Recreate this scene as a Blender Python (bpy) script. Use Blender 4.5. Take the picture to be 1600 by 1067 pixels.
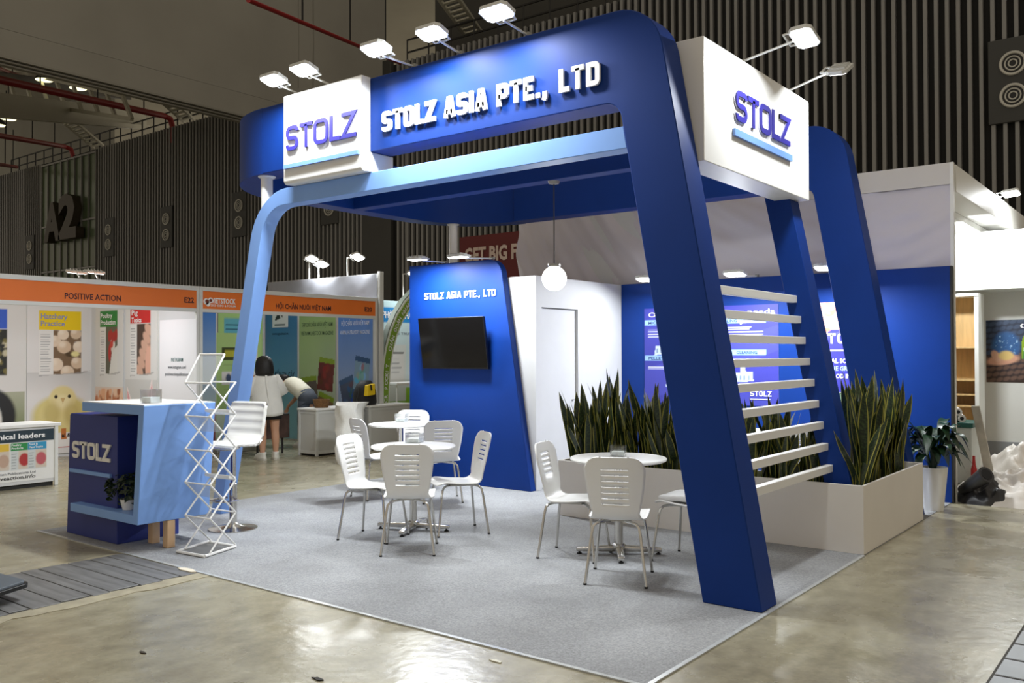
import bpy, bmesh, math, random
import numpy as np
from mathutils import Vector, Matrix, noise
for o in list(bpy.data.objects): bpy.data.objects.remove(o)
sc = bpy.context.scene
COL = sc.collection
random.seed(7)
V = Vector
# ------------------------------------------------------------------ camera
FPX, YAW, PITCH, ROLL = 1393.3, math.radians(37.738), math.radians(0.808), math.radians(-0.1734)
CAM = V((2.075, -3.698, 1.56))
_f = V((-math.sin(YAW)*math.cos(PITCH), math.cos(YAW)*math.cos(PITCH), math.sin(PITCH)))
_r0 = V((math.cos(YAW), math.sin(YAW), 0)); _u0 = _r0.cross(_f)
_r = math.cos(ROLL)*_r0 + math.sin(ROLL)*_u0; _u = -math.sin(ROLL)*_r0 + math.cos(ROLL)*_u0
cam = bpy.data.cameras.new('camera'); cam.sensor_width = 36; cam.lens = 36*FPX/1600
cam.clip_end = 300
co = bpy.data.objects.new('camera', cam); COL.objects.link(co)
co.matrix_world = Matrix(((_r.x, _u.x, -_f.x, CAM.x), (_r.y, _u.y, -_f.y, CAM.y), (_r.z, _u.z, -_f.z, CAM.z), (0, 0, 0, 1)))
sc.camera = co
def ray(x, y): return (x-800)/FPX*_r - (y-533.5)/FPX*_u + _f
def G(x, y, z=0.0):
    d = ray(x, y); return CAM + (z-CAM.z)/d.z*d
def PY(x, y, Y):
    d = ray(x, y); return CAM + (Y-CAM.y)/d.y*d
def PX(x, y, X):
    d = ray(x, y); return CAM + (X-CAM.x)/d.x*d
# ------------------------------------------------------------------ light and exposure
WORLD_COL, WORLD_STR = (1.0, 0.875, 0.70), 0.46
w = bpy.data.worlds.new('hall_air'); sc.world = w; w.use_nodes = True
w.node_tree.nodes['Background'].inputs[0].default_value = (*WORLD_COL, 1)
w.node_tree.nodes['Background'].inputs[1].default_value = WORLD_STR
LAMP_W = 36.5
sc.view_settings.view_transform = 'Standard'; sc.view_settings.look = 'None'
sc.view_settings.exposure = 0.0; sc.view_settings.gamma = 1.0
sc.view_settings.use_curve_mapping = False
# ------------------------------------------------------------------ materials
def lin(c):
    return tuple((v/255/12.92 if v/255 <= .04045 else ((v/255+.055)/1.055)**2.4) for v in c)
MATS = {}
def M(name, rgb=(200, 200, 200), rough=.5, metal=0., var=0., scale=8., bump=0., bscale=60., emit=0., alpha=1., trans=0., spec=.5, stretch=None, coat=0.):
    if name in MATS: return MATS[name]
    m = bpy.data.materials.new(name); m.use_nodes = True; MATS[name] = m
    nt = m.node_tree; b = nt.nodes['Principled BSDF']
    c = (*lin(rgb), 1)
    b.inputs['Base Color'].default_value = c; b.inputs['Roughness'].default_value = rough
    b.inputs['Metallic'].default_value = metal; b.inputs['Specular IOR Level'].default_value = spec
    b.inputs['Alpha'].default_value = alpha; b.inputs['Transmission Weight'].default_value = trans
    b.inputs['Coat Weight'].default_value = coat
    if emit: b.inputs['Emission Color'].default_value = c; b.inputs['Emission Strength'].default_value = emit
    if var or bump:
        tc = nt.nodes.new('ShaderNodeTexCoord'); mp = nt.nodes.new('ShaderNodeMapping')
        nt.links.new(tc.outputs['Object'], mp.inputs[0])
        if stretch: mp.inputs['Scale'].default_value = stretch
    if var:
        n = nt.nodes.new('ShaderNodeTexNoise'); n.inputs['Scale'].default_value = scale; n.inputs['Detail'].default_value = 5
        nt.links.new(mp.outputs[0], n.inputs['Vector'])
        r = nt.nodes.new('ShaderNodeValToRGB')
        r.color_ramp.elements[0].position = .3; r.color_ramp.elements[1].position = .7
        r.color_ramp.elements[0].color = (*[v*(1-var) for v in c[:3]], 1)
        r.color_ramp.elements[1].color = (*[min(1, v*(1+var)) for v in c[:3]], 1)
        nt.links.new(n.outputs[0], r.inputs[0]); nt.links.new(r.outputs[0], b.inputs['Base Color'])
    if bump:
        n2 = nt.nodes.new('ShaderNodeTexNoise'); n2.inputs['Scale'].default_value = bscale; n2.inputs['Detail'].default_value = 3
        nt.links.new(mp.outputs[0], n2.inputs['Vector'])
        bp = nt.nodes.new('ShaderNodeBump'); bp.inputs['Strength'].default_value = bump; bp.inputs['Distance'].default_value = .01
        nt.links.new(n2.outputs[0], bp.inputs['Height']); nt.links.new(bp.outputs[0], b.inputs['Normal'])
    return m
BLUE = M('blue_paint', (8, 51, 128), .5, var=.04, scale=3, spec=.22)
NAVY = M('indigo_paint', (36, 50, 128), .5, var=.04, scale=3)
LBLUE = M('light_blue_paint', (128, 170, 236), .42, var=.03, scale=3)
WHITE = M('white_paint', (236, 236, 234), .42)
WLAM = M('white_laminate', (240, 240, 238), .3, coat=.2)
OFFW = M('offwhite_panel', (208, 209, 210), .5, var=.02, scale=4)
CHROME = M('chrome', (205, 203, 198), .22, metal=1.)
STEEL = M('brushed_steel', (170, 168, 162), .35, metal=.9)
BLACK = M('black_plastic', (14, 14, 15), .35)
LED = M('led_face', (255, 255, 252), .4, emit=14.)
LAMPM = M('lamp_housing', (215, 217, 215), .4, metal=.2)
LAMPG = M('lamp_housing_grey', (150, 150, 145), .45, metal=.3)
INDIGO = M('logo_indigo', (50, 46, 132), .4, spec=.3)
SILVER = M('logo_edge', (185, 185, 200), .3, metal=.6)
BARB = M('logo_bar_blue', (112, 150, 220), .4)
ALU = M('booth_profile', (222, 224, 222), .4, metal=.1)
ACRY = M('clear_acrylic', (250, 252, 252), .06, trans=1., alpha=.45, spec=.6)
ORANGE = M('orange_fascia', (240, 122, 40), .5, var=.03, scale=2)
INK = M('dark_ink', (52, 22, 40), .6)
INKW = M('white_ink', (248, 248, 250), .5)
INKG = M('grey_ink', (90, 95, 105), .6)
INKB = M('black_ink', (20, 20, 24), .6)
WOOD = M('pale_wood', (214, 178, 122), .5, var=.12, scale=3, stretch=(8, 8, .8))
def attr_mat(name, rough=.45):
    if name in MATS: return MATS[name]
    m = bpy.data.materials.new(name); m.use_nodes = True; MATS[name] = m
    b = m.node_tree.nodes['Principled BSDF']; b.inputs['Roughness'].default_value = rough
    a = m.node_tree.nodes.new('ShaderNodeAttribute'); a.attribute_name = 'Col'
    m.node_tree.links.new(a.outputs['Color'], b.inputs['Base Color'])
    return m
PRINT = attr_mat('printed_sheet')
# ------------------------------------------------------------------ object helpers
WL = {}
def thing(name, label, cat, loc=(0, 0, 0), group=None):
    o = bpy.data.objects.new(name, None); COL.objects.link(o); o.empty_display_size = .1
    o.location = loc; WL[o] = V(loc); o['label'] = label; o['category'] = cat
    if group: o['group'] = group
    return o
def ob(name, bm, mat, parent=None, smooth=False, label=None, cat=None, group=None, kind=None):
    if isinstance(bm, bmesh.types.BMesh):
        me = bpy.data.meshes.new(name)
        bmesh.ops.recalc_face_normals(bm, faces=bm.faces[:]) if not getattr(ob, 'keep', False) else None
        bm.to_mesh(me); bm.free()
    else: me = bm
    n = len(me.vertices); a = np.empty(n*3, 'f'); me.vertices.foreach_get('co', a); a = a.reshape(-1, 3)
    lo, hi = a.min(0), a.max(0); c = V((float(lo[0]+hi[0])/2, float(lo[1]+hi[1])/2, float(lo[2])))
    me.transform(Matrix.Translation(-c))
    if mat is not None and not me.materials: me.materials.append(mat)
    if smooth:
        me.polygons.foreach_set('use_smooth', [True]*len(me.polygons))
        if smooth != 'all':
            try: me.set_sharp_from_angle(angle=math.radians(40))
            except Exception: pass
    o = bpy.data.objects.new(name, me); COL.objects.link(o)
    if parent: o.parent = parent; o.location = c - WL[parent]
    else: o.location = c
    WL[o] = c
    if label: o['label'] = label
    if cat: o['category'] = cat
    if group: o['group'] = group
    if kind: o['kind'] = kind
    return o
def dup(root, loc=None, rotz=None, label=None, group=None):
    def cp(o, par):
        c = o.copy(); COL.objects.link(c); WL[c] = WL[o]
        if par: c.parent = par
        for ch in [x for x in o.children]: cp(ch, c)
        return c
    r = cp(root, None)
    if loc is not None: r.location = loc
    if rotz is not None: r.rotation_euler = (0, 0, rotz)
    if label: r['label'] = label
    if group: r['group'] = group
    return r
def share(o, parent, loc):          # a copy of one mesh part at another world place
    c = o.copy(); COL.objects.link(c); c.parent = parent; c.location = V(loc) - WL[parent]; WL[c] = V(loc); return c
def B(): return bmesh.new()
def box(bm, x0, x1, y0, y1, z0, z1):
    vs = [bm.verts.new(p) for p in ((x0,y0,z0),(x1,y0,z0),(x1,y1,z0),(x0,y1,z0),(x0,y0,z1),(x1,y0,z1),(x1,y1,z1),(x0,y1,z1))]
    for f in ((3,2,1,0),(4,5,6,7),(0,1,5,4),(1,2,6,5),(2,3,7,6),(3,0,4,7)): bm.faces.new([vs[i] for i in f])
    return bm
def hexa(bm, pts):                 # eight corners: bottom four then top four
    vs = [bm.verts.new(p) for p in pts]
    for f in ((3,2,1,0),(4,5,6,7),(0,1,5,4),(1,2,6,5),(2,3,7,6),(3,0,4,7)): bm.faces.new([vs[i] for i in f])
    return bm
def bev(bm, wd=.006, seg=2, ang=30):
    bm.normal_update()
    bmesh.ops.recalc_face_normals(bm, faces=bm.faces[:])
    es = [e for e in bm.edges if len(e.link_faces) == 2 and e.calc_face_angle(0) > math.radians(ang)]
    bmesh.ops.bevel(bm, geom=es, offset=wd, segments=seg, affect='EDGES', profile=.5)
    return bm
def bbox(x0, x1, y0, y1, z0, z1, wd=.005): return bev(box(B(), x0, x1, y0, y1, z0, z1), wd)
def tube(bm, pts, r, n=8, cap=True):
    pts = [V(p) for p in pts]; rs = r if isinstance(r, (list, tuple)) else [r]*len(pts)
    t0 = (pts[1]-pts[0]).normalized(); a = t0.orthogonal().normalized(); rings = []
    for i, p in enumerate(pts):
        t = (pts[min(i+1, len(pts)-1)]-pts[max(i-1, 0)]).normalized()
        a = (a - a.dot(t)*t).normalized(); b = t.cross(a)
        rings.append([bm.verts.new(p + rs[i]*(math.cos(k*2*math.pi/n)*a + math.sin(k*2*math.pi/n)*b)) for k in range(n)])
    for i in range(len(rings)-1):
        for k in range(n): bm.faces.new((rings[i][k], rings[i][(k+1) % n], rings[i+1][(k+1) % n], rings[i+1][k]))
    if cap: bm.faces.new(rings[0][::-1]); bm.faces.new(rings[-1])
    return bm
def bar(bm, a, b, wd, ht, up=(0, 0, 1)):
    a, b = V(a), V(b); t = (b-a).normalized(); s = t.cross(V(up)); s = s.normalized() if s.length > 1e-4 else t.orthogonal().normalized(); u = s.cross(t)
    q = [p + sx*wd/2*s + sz*ht/2*u for p in (a, b) for sx, sz in ((-1,-1),(1,-1),(1,1),(-1,1))]
    vs = [bm.verts.new(p) for p in q]
    for f in ((0,1,2,3),(7,6,5,4),(0,4,5,1),(1,5,6,2),(2,6,7,3),(3,7,4,0)): bm.faces.new([vs[i] for i in f])
    return bm
def lathe(bm, prof, c=(0, 0, 0), n=24):
    c = V(c); rings = []
    for r, z in prof:
        if r < 1e-5: rings.append([bm.verts.new(c+V((0, 0, z)))])
        else: rings.append([bm.verts.new(c+V((r*math.cos(k*2*math.pi/n), r*math.sin(k*2*math.pi/n), z))) for k in range(n)])
    for A, C in zip(rings, rings[1:]):
        for k in range(n):
            q = [A[k % len(A)], A[(k+1) % len(A)], C[(k+1) % len(C)], C[k % len(C)]]
            q = list(dict.fromkeys(q))
            if len(q) > 2:
                try: bm.faces.new(q)
                except ValueError: pass
    for rg, rev in ((rings[0], 1), (rings[-1], 0)):
        if len(rg) > 2: bm.faces.new(rg[::-1] if rev else rg)
    return bm
def loft(bm, rings, n=16, cap=True):    # rings: (centre, rx, ry[, rotation matrix])
    R = []
    for rg in rings:
        c, rx, ry = V(rg[0]), rg[1], rg[2]; m = rg[3] if len(rg) > 3 else None
        row = []
        for k in range(n):
            a = k*2*math.pi/n; p = V((rx*math.cos(a), ry*math.sin(a), 0))
            row.append(bm.verts.new(c + (m @ p if m else p)))
        R.append(row)
    for A, C in zip(R, R[1:]):
        for k in range(n): bm.faces.new((A[k], A[(k+1) % n], C[(k+1) % n], C[k]))
    if cap: bm.faces.new(R[0][::-1]); bm.faces.new(R[-1])
    return bm
def prism(bm, pts, axis, a, b):         # polygon pts (p,q) extruded along axis; x: (y,z) y: (x,z) z: (x,y)
    f = {'x': lambda p, d: (d, p[0], p[1]), 'y': lambda p, d: (p[0], d, p[1]), 'z': lambda p, d: (p[0], p[1], d)}[axis]
    A = [bm.verts.new(f(p, a)) for p in pts]; C = [bm.verts.new(f(p, b)) for p in pts]; n = len(pts)
    bm.faces.new(A); bm.faces.new(C[::-1])
    for i in range(n): bm.faces.new((A[i], C[i], C[(i+1) % n], A[(i+1) % n]))
    return bm
def fil(pts, closed=True, seg=8):       # pts: (x, y[, radius]) -> rounded polyline
    out = []; n = len(pts)
    for i, p in enumerate(pts):
        r = p[2] if len(p) > 2 else 0; P = V((p[0], p[1]))
        if r <= 0 or (not closed and i in (0, n-1)): out.append((P.x, P.y)); continue
        A = V(pts[i-1][:2]); C = V(pts[(i+1) % n][:2]); da = (A-P).normalized(); dc = (C-P).normalized()
        th = da.angle(dc); L = min(r/math.tan(th/2), (A-P).length*(.9 if not closed and i == 1 else .49), (C-P).length*(.9 if not closed and i == n-2 else .49)); r = L*math.tan(th/2); cen = P + (da+dc).normalized()*(r/math.sin(th/2))
        s = P+da*L; e = P+dc*L; a0 = math.atan2(s.y-cen.y, s.x-cen.x); a1 = math.atan2(e.y-cen.y, e.x-cen.x)
        d = (a1-a0+math.pi) % (2*math.pi)-math.pi
        for k in range(seg+1): out.append((cen.x+r*math.cos(a0+d*k/seg), cen.y+r*math.sin(a0+d*k/seg)))
    return out
# ------------------------------------------------------------------ lettering
def ribbon(bm, pts, t, fr, d, closed=False):
    O, ex, ez, en = fr; pts = [V(p) for p in pts]; n = len(pts); L = []; R = []
    for i in range(n):
        if closed: a, b = pts[i]-pts[i-1], pts[(i+1) % n]-pts[i]
        else: a = pts[i]-pts[i-1] if i else pts[1]-pts[0]; b = pts[i+1]-pts[i] if i < n-1 else pts[i]-pts[i-1]
        a = a.normalized(); b = b.normalized(); na = V((-a.y, a.x)); nb = V((-b.y, b.x)); m = (na+nb)
        m = m.normalized() if m.length > 1e-6 else na
        k = t/2/max(.35, m.dot(na)); L.append(pts[i]+m*k); R.append(pts[i]-m*k)
    w3 = lambda p, h: O + ex*p.x + ez*p.y + en*h
    rows = [[bm.verts.new(w3(L[i], d)), bm.verts.new(w3(R[i], d)), bm.verts.new(w3(R[i], 0)), bm.verts.new(w3(L[i], 0))] for i in range(n)]
    for i in range(n if closed else n-1):
        A, C = rows[i], rows[(i+1) % n]
        for k in range(4): bm.faces.new((A[k], A[(k+1) % 4], C[(k+1) % 4], C[k]))
    if not closed: bm.faces.new(rows[0]); bm.faces.new(rows[-1][::-1])
def glyph(ch, W, H, t, r):
    a, b, c, d = t/2, W-t/2, t/2, H-t/2; m = H/2; F = lambda p, cl=False: (fil(p, cl, 5), cl)
    g = {'S': [F([(b, H*.77), (b, d, r), (a, d, r), (a, m, r), (b, m, r), (b, c, r), (a, c, r), (a, H*.23)])],
         'O': [F([(a, c, r), (b, c, r), (b, d, r), (a, d, r)], True)],
         'D': [F([(a, c), (b, c, r*1.3), (b, d, r*1.3), (a, d)], True)],
         'T': [F([(0, d), (W, d)]), F([(W/2, 0), (W/2, d)])],
         'L': [F([(a, H), (a, c), (W, c)])],
         'Z': [F([(0, d), (b, d), (a, c), (W, c)])],
         'A': [F([(a*.8, 0), (W*.42, d), (W*.58, d), (W-a*.8, 0)]), F([(W*.2, H*.27), (W*.8, H*.27)])],
         'I': [F([(a, 0), (a, H)])],
         'P': [F([(a, 0), (a, d), (b, d, r), (b, H*.42, r), (a, H*.42)])],
         'E': [F([(W, d), (a, d), (a, c), (W, c)]), F([(a, m), (W*.9, m)])],
         '.': [F([(a, 0), (a, t)])], ',': [F([(a, t), (a, 0), (a*.5, -t*.7)])]}
    return g[ch]
def strokes(text, O, ex, ez, en, H, width, t, depth, mat, parent, edge=None, name='letter', ws=None, gap=.16, r=.12):
    ws = dict({'I': .3, '.': .3, ',': .3, ' ': .42, 'L': .62, 'T': .74, 'E': .66}, **(ws or {}))
    adv = [ws.get(c, .78)*H for c in text]; tot = sum(adv)+gap*H*(len(text)-1); k = width/tot; x = 0
    O, ex, ez, en = V(O), V(ex), V(ez), V(en); out = []
    for c, a in zip(text, adv):
        if c != ' ':
            bm = B()
            for p, cl in glyph(c, a*k, H, t, r*H): ribbon(bm, p, t, (O+ex*x, ex, ez, en), depth, cl)
            o = ob(name, bm, mat, parent); out.append(o)
            if edge:
                bm = B()
                for p, cl in glyph(c, a*k, H, t, r*H): ribbon(bm, p, t*1.22, (O+ex*x, ex, ez, en), depth*.55, cl)
                ob('letter_edge', bm, edge, o)
        x += (a+gap*H)*k
    return out
def txt(s, O, ex, ez, en, mat, parent, name='lettering', width=None, height=None, bold=0., depth=0., align='L', label=None):
    cu = bpy.data.curves.new('t', 'FONT'); cu.body = s; cu.size = 1; cu.offset = bold; cu.resolution_u = 2
    if depth: cu.extrude = .02
    t = bpy.data.objects.new('t', cu); COL.objects.link(t)
    dg = bpy.context.evaluated_depsgraph_get(); me = bpy.data.meshes.new_from_object(t.evaluated_get(dg))
    bpy.data.objects.remove(t); bpy.data.curves.remove(cu)
    n = len(me.vertices); a = np.empty(n*3); me.vertices.foreach_get('co', a); a = a.reshape(-1, 3)
    x0, x1 = a[:, 0].min(), a[:, 0].max(); y1 = a[:, 1].max(); y0 = min(0, a[:, 1].min()) if False else 0
    cap = .729
    sx = width/(x1-x0) if width else height/cap; sy = height/cap if height else sx
    off = {'L': 0, 'C': .5, 'R': 1}[align]*(x1-x0)
    O, ex, ez, en = V(O), V(ex), V(ez), V(en); m = np.array
    zz = (a[:, 2]-a[:, 2].min())
    zz = zz/zz.max()*depth if depth and zz.max() > 0 else zz*0
    P = m(O)[None]+((a[:, 0]-x0-off)*sx)[:, None]*m(ex)[None]+(a[:, 1]*sy)[:, None]*m(ez)[None]+zz[:, None]*m(en)[None]
    me.vertices.foreach_set('co', P.astype('f').ravel()); me.materials.clear()
    return ob(name, me, mat, parent, label=label)
# ------------------------------------------------------------------ printed sheets (flat print as colour on the sheet)
class Ink:
    def __init__(s, nx, ny, w, h, bg):
        s.u, s.v = np.meshgrid(np.linspace(0, w, nx), np.linspace(0, h, ny)); s.w, s.h = w, h
        s.c = np.empty((ny, nx, 3)); s.c[:] = lin(bg)
        s.rs = np.random.RandomState(3)
    def put(s, m, col): m = np.clip(m, 0, 1)[..., None]; s.c = s.c*(1-m)+np.array(lin(col))*m; return s
    def rect(s, x0, y0, x1, y1, col, soft=.004):
        m = np.clip((s.u-x0)/soft, 0, 1)*np.clip((x1-s.u)/soft, 0, 1)*np.clip((s.v-y0)/soft, 0, 1)*np.clip((y1-s.v)/soft, 0, 1); return s.put(m, col)
    def ell(s, cx, cy, rx, ry, col, soft=.15, ang=0., op=1.):
        ca, sa = math.cos(ang), math.sin(ang); x = s.u-cx; y = s.v-cy; X = x*ca+y*sa; Y = -x*sa+y*ca
        d = np.sqrt((X/rx)**2+(Y/ry)**2); return s.put(op*np.clip((1-d)/soft+.5, 0, 1), col)
    def poly(s, pts, col, op=1.):
        m = np.zeros(s.u.shape, bool); n = len(pts)
        for i in range(n):
            (x1, y1), (x2, y2) = pts[i], pts[(i+1) % n]
            if y1 == y2: continue
            m ^= ((y1 > s.v) != (y2 > s.v)) & (s.u < (x2-x1)*(s.v-y1)/(y2-y1)+x1)
        return s.put(m*op, col)
    def grad(s, y0, y1, c0, c1, x0=None, x1=None):
        k = np.clip((s.v-y0)/(y1-y0), 0, 1)[..., None]; g = np.array(lin(c0))*(1-k)+np.array(lin(c1))*k
        m = ((s.v >= y0) & (s.v <= y1)); m &= (s.u >= (x0 if x0 is not None else -1)) & (s.u <= (x1 if x1 is not None else 99))
        s.c[m] = g[m]; return s
    def speck(s, x0, y0, x1, y1, cols, n, r0, r1, ang=None):
        for i in range(n):
            x, y = s.rs.uniform(x0, x1), s.rs.uniform(y0, y1); r = s.rs.uniform(r0, r1)
            m0 = (s.u >= x0) & (s.u <= x1) & (s.v >= y0) & (s.v <= y1)
            keep = s.c.copy(); s.ell(x, y, r, r*s.rs.uniform(.5, .9), cols[i % len(cols)], .4, s.rs.uniform(0, 3) if ang is None else ang)
            s.c[~m0] = keep[~m0]
        return s
    def lines(s, x0, x1, y0, y1, n, col, frac=.45):
        dy = (y1-y0)/n
        for i in range(n): s.rect(x0, y0+i*dy, x0+(x1-x0)*s.rs.uniform(.7, 1), y0+i*dy+dy*frac, col)
        return s
def sheet(name, ink, O, ex, ez, en, parent=None, thick=.004, mat=None, **kw):
    O, ex, ez, en = (np.array(V(q)) for q in (O, ex, ez, en)); ny, nx = ink.u.shape
    P = O+ink.u[..., None]*ex+ink.v[..., None]*ez+en*thick; P = P.reshape(-1, 3)
    idx = np.arange(nx*ny).reshape(ny, nx)
    F = np.stack([idx[:-1, :-1], idx[:-1, 1:], idx[1:, 1:], idx[1:, :-1]], -1).reshape(-1, 4).tolist()
    ring = list(idx[0, :])+list(idx[1:, -1])+list(idx[-1, :-1][::-1])+list(idx[1:-1, 0][::-1]); n0 = len(P)
    back = P[ring]-en*thick; P = np.vstack([P, back]); k = len(ring)
    for i in range(k): F.append([n0+i, n0+(i+1) % k, ring[(i+1) % k], ring[i]])
    F.append([n0+i for i in range(k)][::-1])
    me = bpy.data.meshes.new(name); me.from_pydata(P.tolist(), [], F); me.update()
    at = me.color_attributes.new('Col', 'FLOAT_COLOR', 'POINT'); cc = ink.c.reshape(-1, 3)
    cc = np.vstack([cc, np.tile(np.array([[.7, .7, .7]]), (k, 1))]); cc = np.hstack([cc, np.ones((len(cc), 1))])
    at.data.foreach_set('color', cc.astype('f').ravel())
    return ob(name, me, mat or PRINT, parent, **kw)
X1, Y1, Z1 = V((1, 0, 0)), V((0, 1, 0)), V((0, 0, 1))
# ================================================================== SETTING
def floor_mat():
    m = bpy.data.materials.new('polished_concrete'); m.use_nodes = True; nt = m.node_tree; b = nt.nodes['Principled BSDF']
    tc = nt.nodes.new('ShaderNodeTexCoord')
    def nz(s, d, st=(1, 1, 1)):
        mp = nt.nodes.new('ShaderNodeMapping'); mp.inputs['Scale'].default_value = st; nt.links.new(tc.outputs['Object'], mp.inputs[0])
        n = nt.nodes.new('ShaderNodeTexNoise'); n.inputs['Scale'].default_value = s; n.inputs['Detail'].default_value = d; nt.links.new(mp.outputs[0], n.inputs['Vector']); return n
    def ramp(n, *st):
        r = nt.nodes.new('ShaderNodeValToRGB'); e = r.color_ramp.elements
        while len(e) < len(st): e.new(.5)
        for q, (p, c) in zip(e, st): q.position = p; q.color = (*c, 1)
        nt.links.new(n.outputs[0], r.inputs[0]); return r
    def mix(a, c, f, mode='MIX'):
        x = nt.nodes.new('ShaderNodeMix'); x.data_type = 'RGBA'; x.blend_type = mode
        nt.links.new(a.outputs[0] if len(a.outputs) < 3 else a.outputs[2], x.inputs[6]); nt.links.new(c.outputs[0], x.inputs[7])
        if isinstance(f, float): x.inputs[0].default_value = f
        else: nt.links.new(f.outputs[0], x.inputs[0])
        return x
    big = ramp(nz(.7, 6), (.3, lin((138, 131, 110))), (.5, lin((156, 150, 128))), (.72, lin((172, 167, 146))))
    mid = ramp(nz(4.5, 11, (1.7, 1, 1)), (.30, lin((122, 114, 93))), (.55, lin((164, 157, 132))), (.75, lin((190, 185, 164))))
    x = mix(big, mid, .42)
    fine = ramp(nz(38, 8), (.3, (.72, .72, .72)), (.7, (1, 1, 1)))
    x2 = mix(x, fine, .55, 'MULTIPLY')
    nt.links.new(x2.outputs[2], b.inputs['Base Color'])
    rr = ramp(nz(2.2, 6), (.3, (.17,)*3), (.7, (.38,)*3)); nt.links.new(rr.outputs[0], b.inputs['Roughness'])
    bp = nt.nodes.new('ShaderNodeBump'); bp.inputs['Strength'].default_value = .25; bp.inputs['Distance'].default_value = .01
    nt.links.new(nz(14, 5).outputs[0], bp.inputs['Height']); nt.links.new(bp.outputs[0], b.inputs['Normal'])
    return m
floor = ob('floor', box(B(), -75, 14, -14, 30, -.2, 0), floor_mat(), kind='structure', label='polished olive grey concrete hall floor with scuffs')
PLATE = M('trench_plate', (112, 112, 112), .5, var=.32, scale=2.2, stretch=(.9, 9, 1), metal=.1)
PLATE2 = M('trench_plate_pale', (150, 154, 158), .42, var=.15, scale=3, metal=.3)
MORTAR = M('mortar', (152, 145, 124), .8, var=.18, scale=9)
ob('trench_bed', box(B(), -4.66, -3.59, -5, -.02, 0, .002), M('trench_dark', (70, 68, 62), .8), floor)
yy = -4.9; k = 0
while yy < -.15:
    wd = .17 + .05*math.sin(k*2.3); k += 1
    y2 = min(yy+wd, -.03)
    if y2-yy > .05: ob('trench_plate', bev(box(B(), -4.64+.01*math.sin(k*5), -3.62+.012*math.cos(k*3), yy+.004, y2-.004, .002, .009), .002, 1), PLATE, floor)
    yy = y2
bm = B(); n = 46
pts = [(-3.62+.012*math.sin(i*1.7), -5+i*4.98/n) for i in range(n+1)]+[(-3.47+.035*noise.noise(V((i*.6, 2, 0)))*2, -5+i*4.98/n) for i in range(n, -1, -1)]
ob('mortar_strip', prism(bm, pts, 'z', 0, .004), MORTAR, floor)
bm = B(); pts = [(-4.64, -5+i*4.98/n) for i in range(n+1)]+[(-4.70+.03*noise.noise(V((i*.6, 9, 0)))*2, -5+i*4.98/n) for i in range(n, -1, -1)]
ob('mortar_strip', prism(bm, pts, 'z', 0, .003), MORTAR, floor)
ob('trench_bed', box(B(), 1.25, 2.4, -1, 6, 0, .002), MATS['trench_dark'], floor)
yy = -.9; k = 0
while yy < 5.9:
    wd = .29; k += 1
    ob('trench_plate', bev(box(B(), 1.265, 2.38, yy+.012, yy+wd-.012, .002, .012), .003, 1), PLATE2, floor); yy += wd
# the hall wall of battens
HW = 21.3
WDARK = M('wall_backing', (24, 24, 24), .8); BATT = M('batten_metal', (140, 140, 139), .5, metal=.2)
wall = ob('wall_back', box(B(), -75, 12, HW+.15, HW+.4, 0, 13.1), WDARK, kind='structure', label='dark hall wall clad in vertical grey battens')
VENTS = [(-1.55, 8.31), (-26.95, 8.1), (-33.25, 8.1), (-39.37, 8.05), (-45.05, 8.0), (-54.4, 7.85)]
b0 = ob('batten', bev(box(B(), -.048, .048, HW, HW+.15, 0, 13.1), .01, 1), BATT, wall)
b0.location.x = 9; x = 8.74
while x > -62:
    if not (-52.9 < x < -46.4) and not (-25.0 < x < -23.2): share(b0, wall, (x, HW+.075, 0))
    x -= .262
ob('column_panel', bbox(-24.95, -23.3, HW-.05, HW+.15, 0, 13.3, .02), M('column_grey', (62, 62, 60), .6, var=.08, scale=1), wall)
for vx, vz in VENTS:
    p = ob('vent_panel', bbox(vx-.55, vx+.55, HW-.06, HW+.05, vz-1.05, vz+1.05, .02), M('vent_panel_grey', (62, 63, 62), .6), wall)
    for dz in (-.4, .4):
        bm = B()
        for R_, t_ in ((.27, .035), (.17, .018), (.09, .018)):
            tube(bm, [(vx+R_*math.cos(a), HW-.08, vz+dz+R_*math.sin(a)) for a in [i*2*math.pi/28 for i in range(29)]], t_, 6)
        ob('air_diffuser', bm, M('diffuser_white', (205, 204, 196), .5), p, True)
        ob('diffuser_hole', tube(B(), [(vx, HW-.065, vz+dz), (vx, HW-.05, vz+dz)], .26, 24), BLACK, p)
# glazed bay with the hall number
win = ob('window_1', box(B(), -52.9, -46.45, HW+.02, HW+.12, .2, 12.9), M('green_glass', (84, 98, 72), .25, var=.25, scale=.4), kind='structure', label='tall green glazed bay between battens')
for i in range(9):
    xx = -52.9+i*6.45/8; ob('mullion', box(B(), xx-.03, xx+.03, HW-.08, HW+.05, .2, 12.9), BATT, win)
for zz in (6.5, 9.2, 12.9): ob('transom', box(B(), -52.9, -46.45, HW-.06, HW+.04, zz-.05, zz+.05), BATT, win)
ob('spandrel', box(B(), -52.8, -46.5, HW-.01, HW+.03, 6.6, 8.2), M('spandrel_green', (84, 94, 66), .3), win)
t = thing('hall_number_sign', 'big brown three-dimensional hall number A2 on the green glazing', 'sign', PY(105, 378, HW-.09))
a0, a1 = PY(80, 378, HW-.6), PY(109, 318, HW-.6)
for ch, xa, xb, za, zb in (('A', 80, 106, 377, 321), ('2', 103, 131, 372, 308)):
    p, q = PY(xa, za, HW-.09), PY(xb, zb, HW-.09)
    txt(ch, p, X1, Z1, -Y1, M('sign_bronze', (66, 58, 46), .55), t, 'letter', width=q.x-p.x, height=abs(PY(xa, zb, HW-.09).z-p.z), bold=.05, depth=.45)
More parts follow.
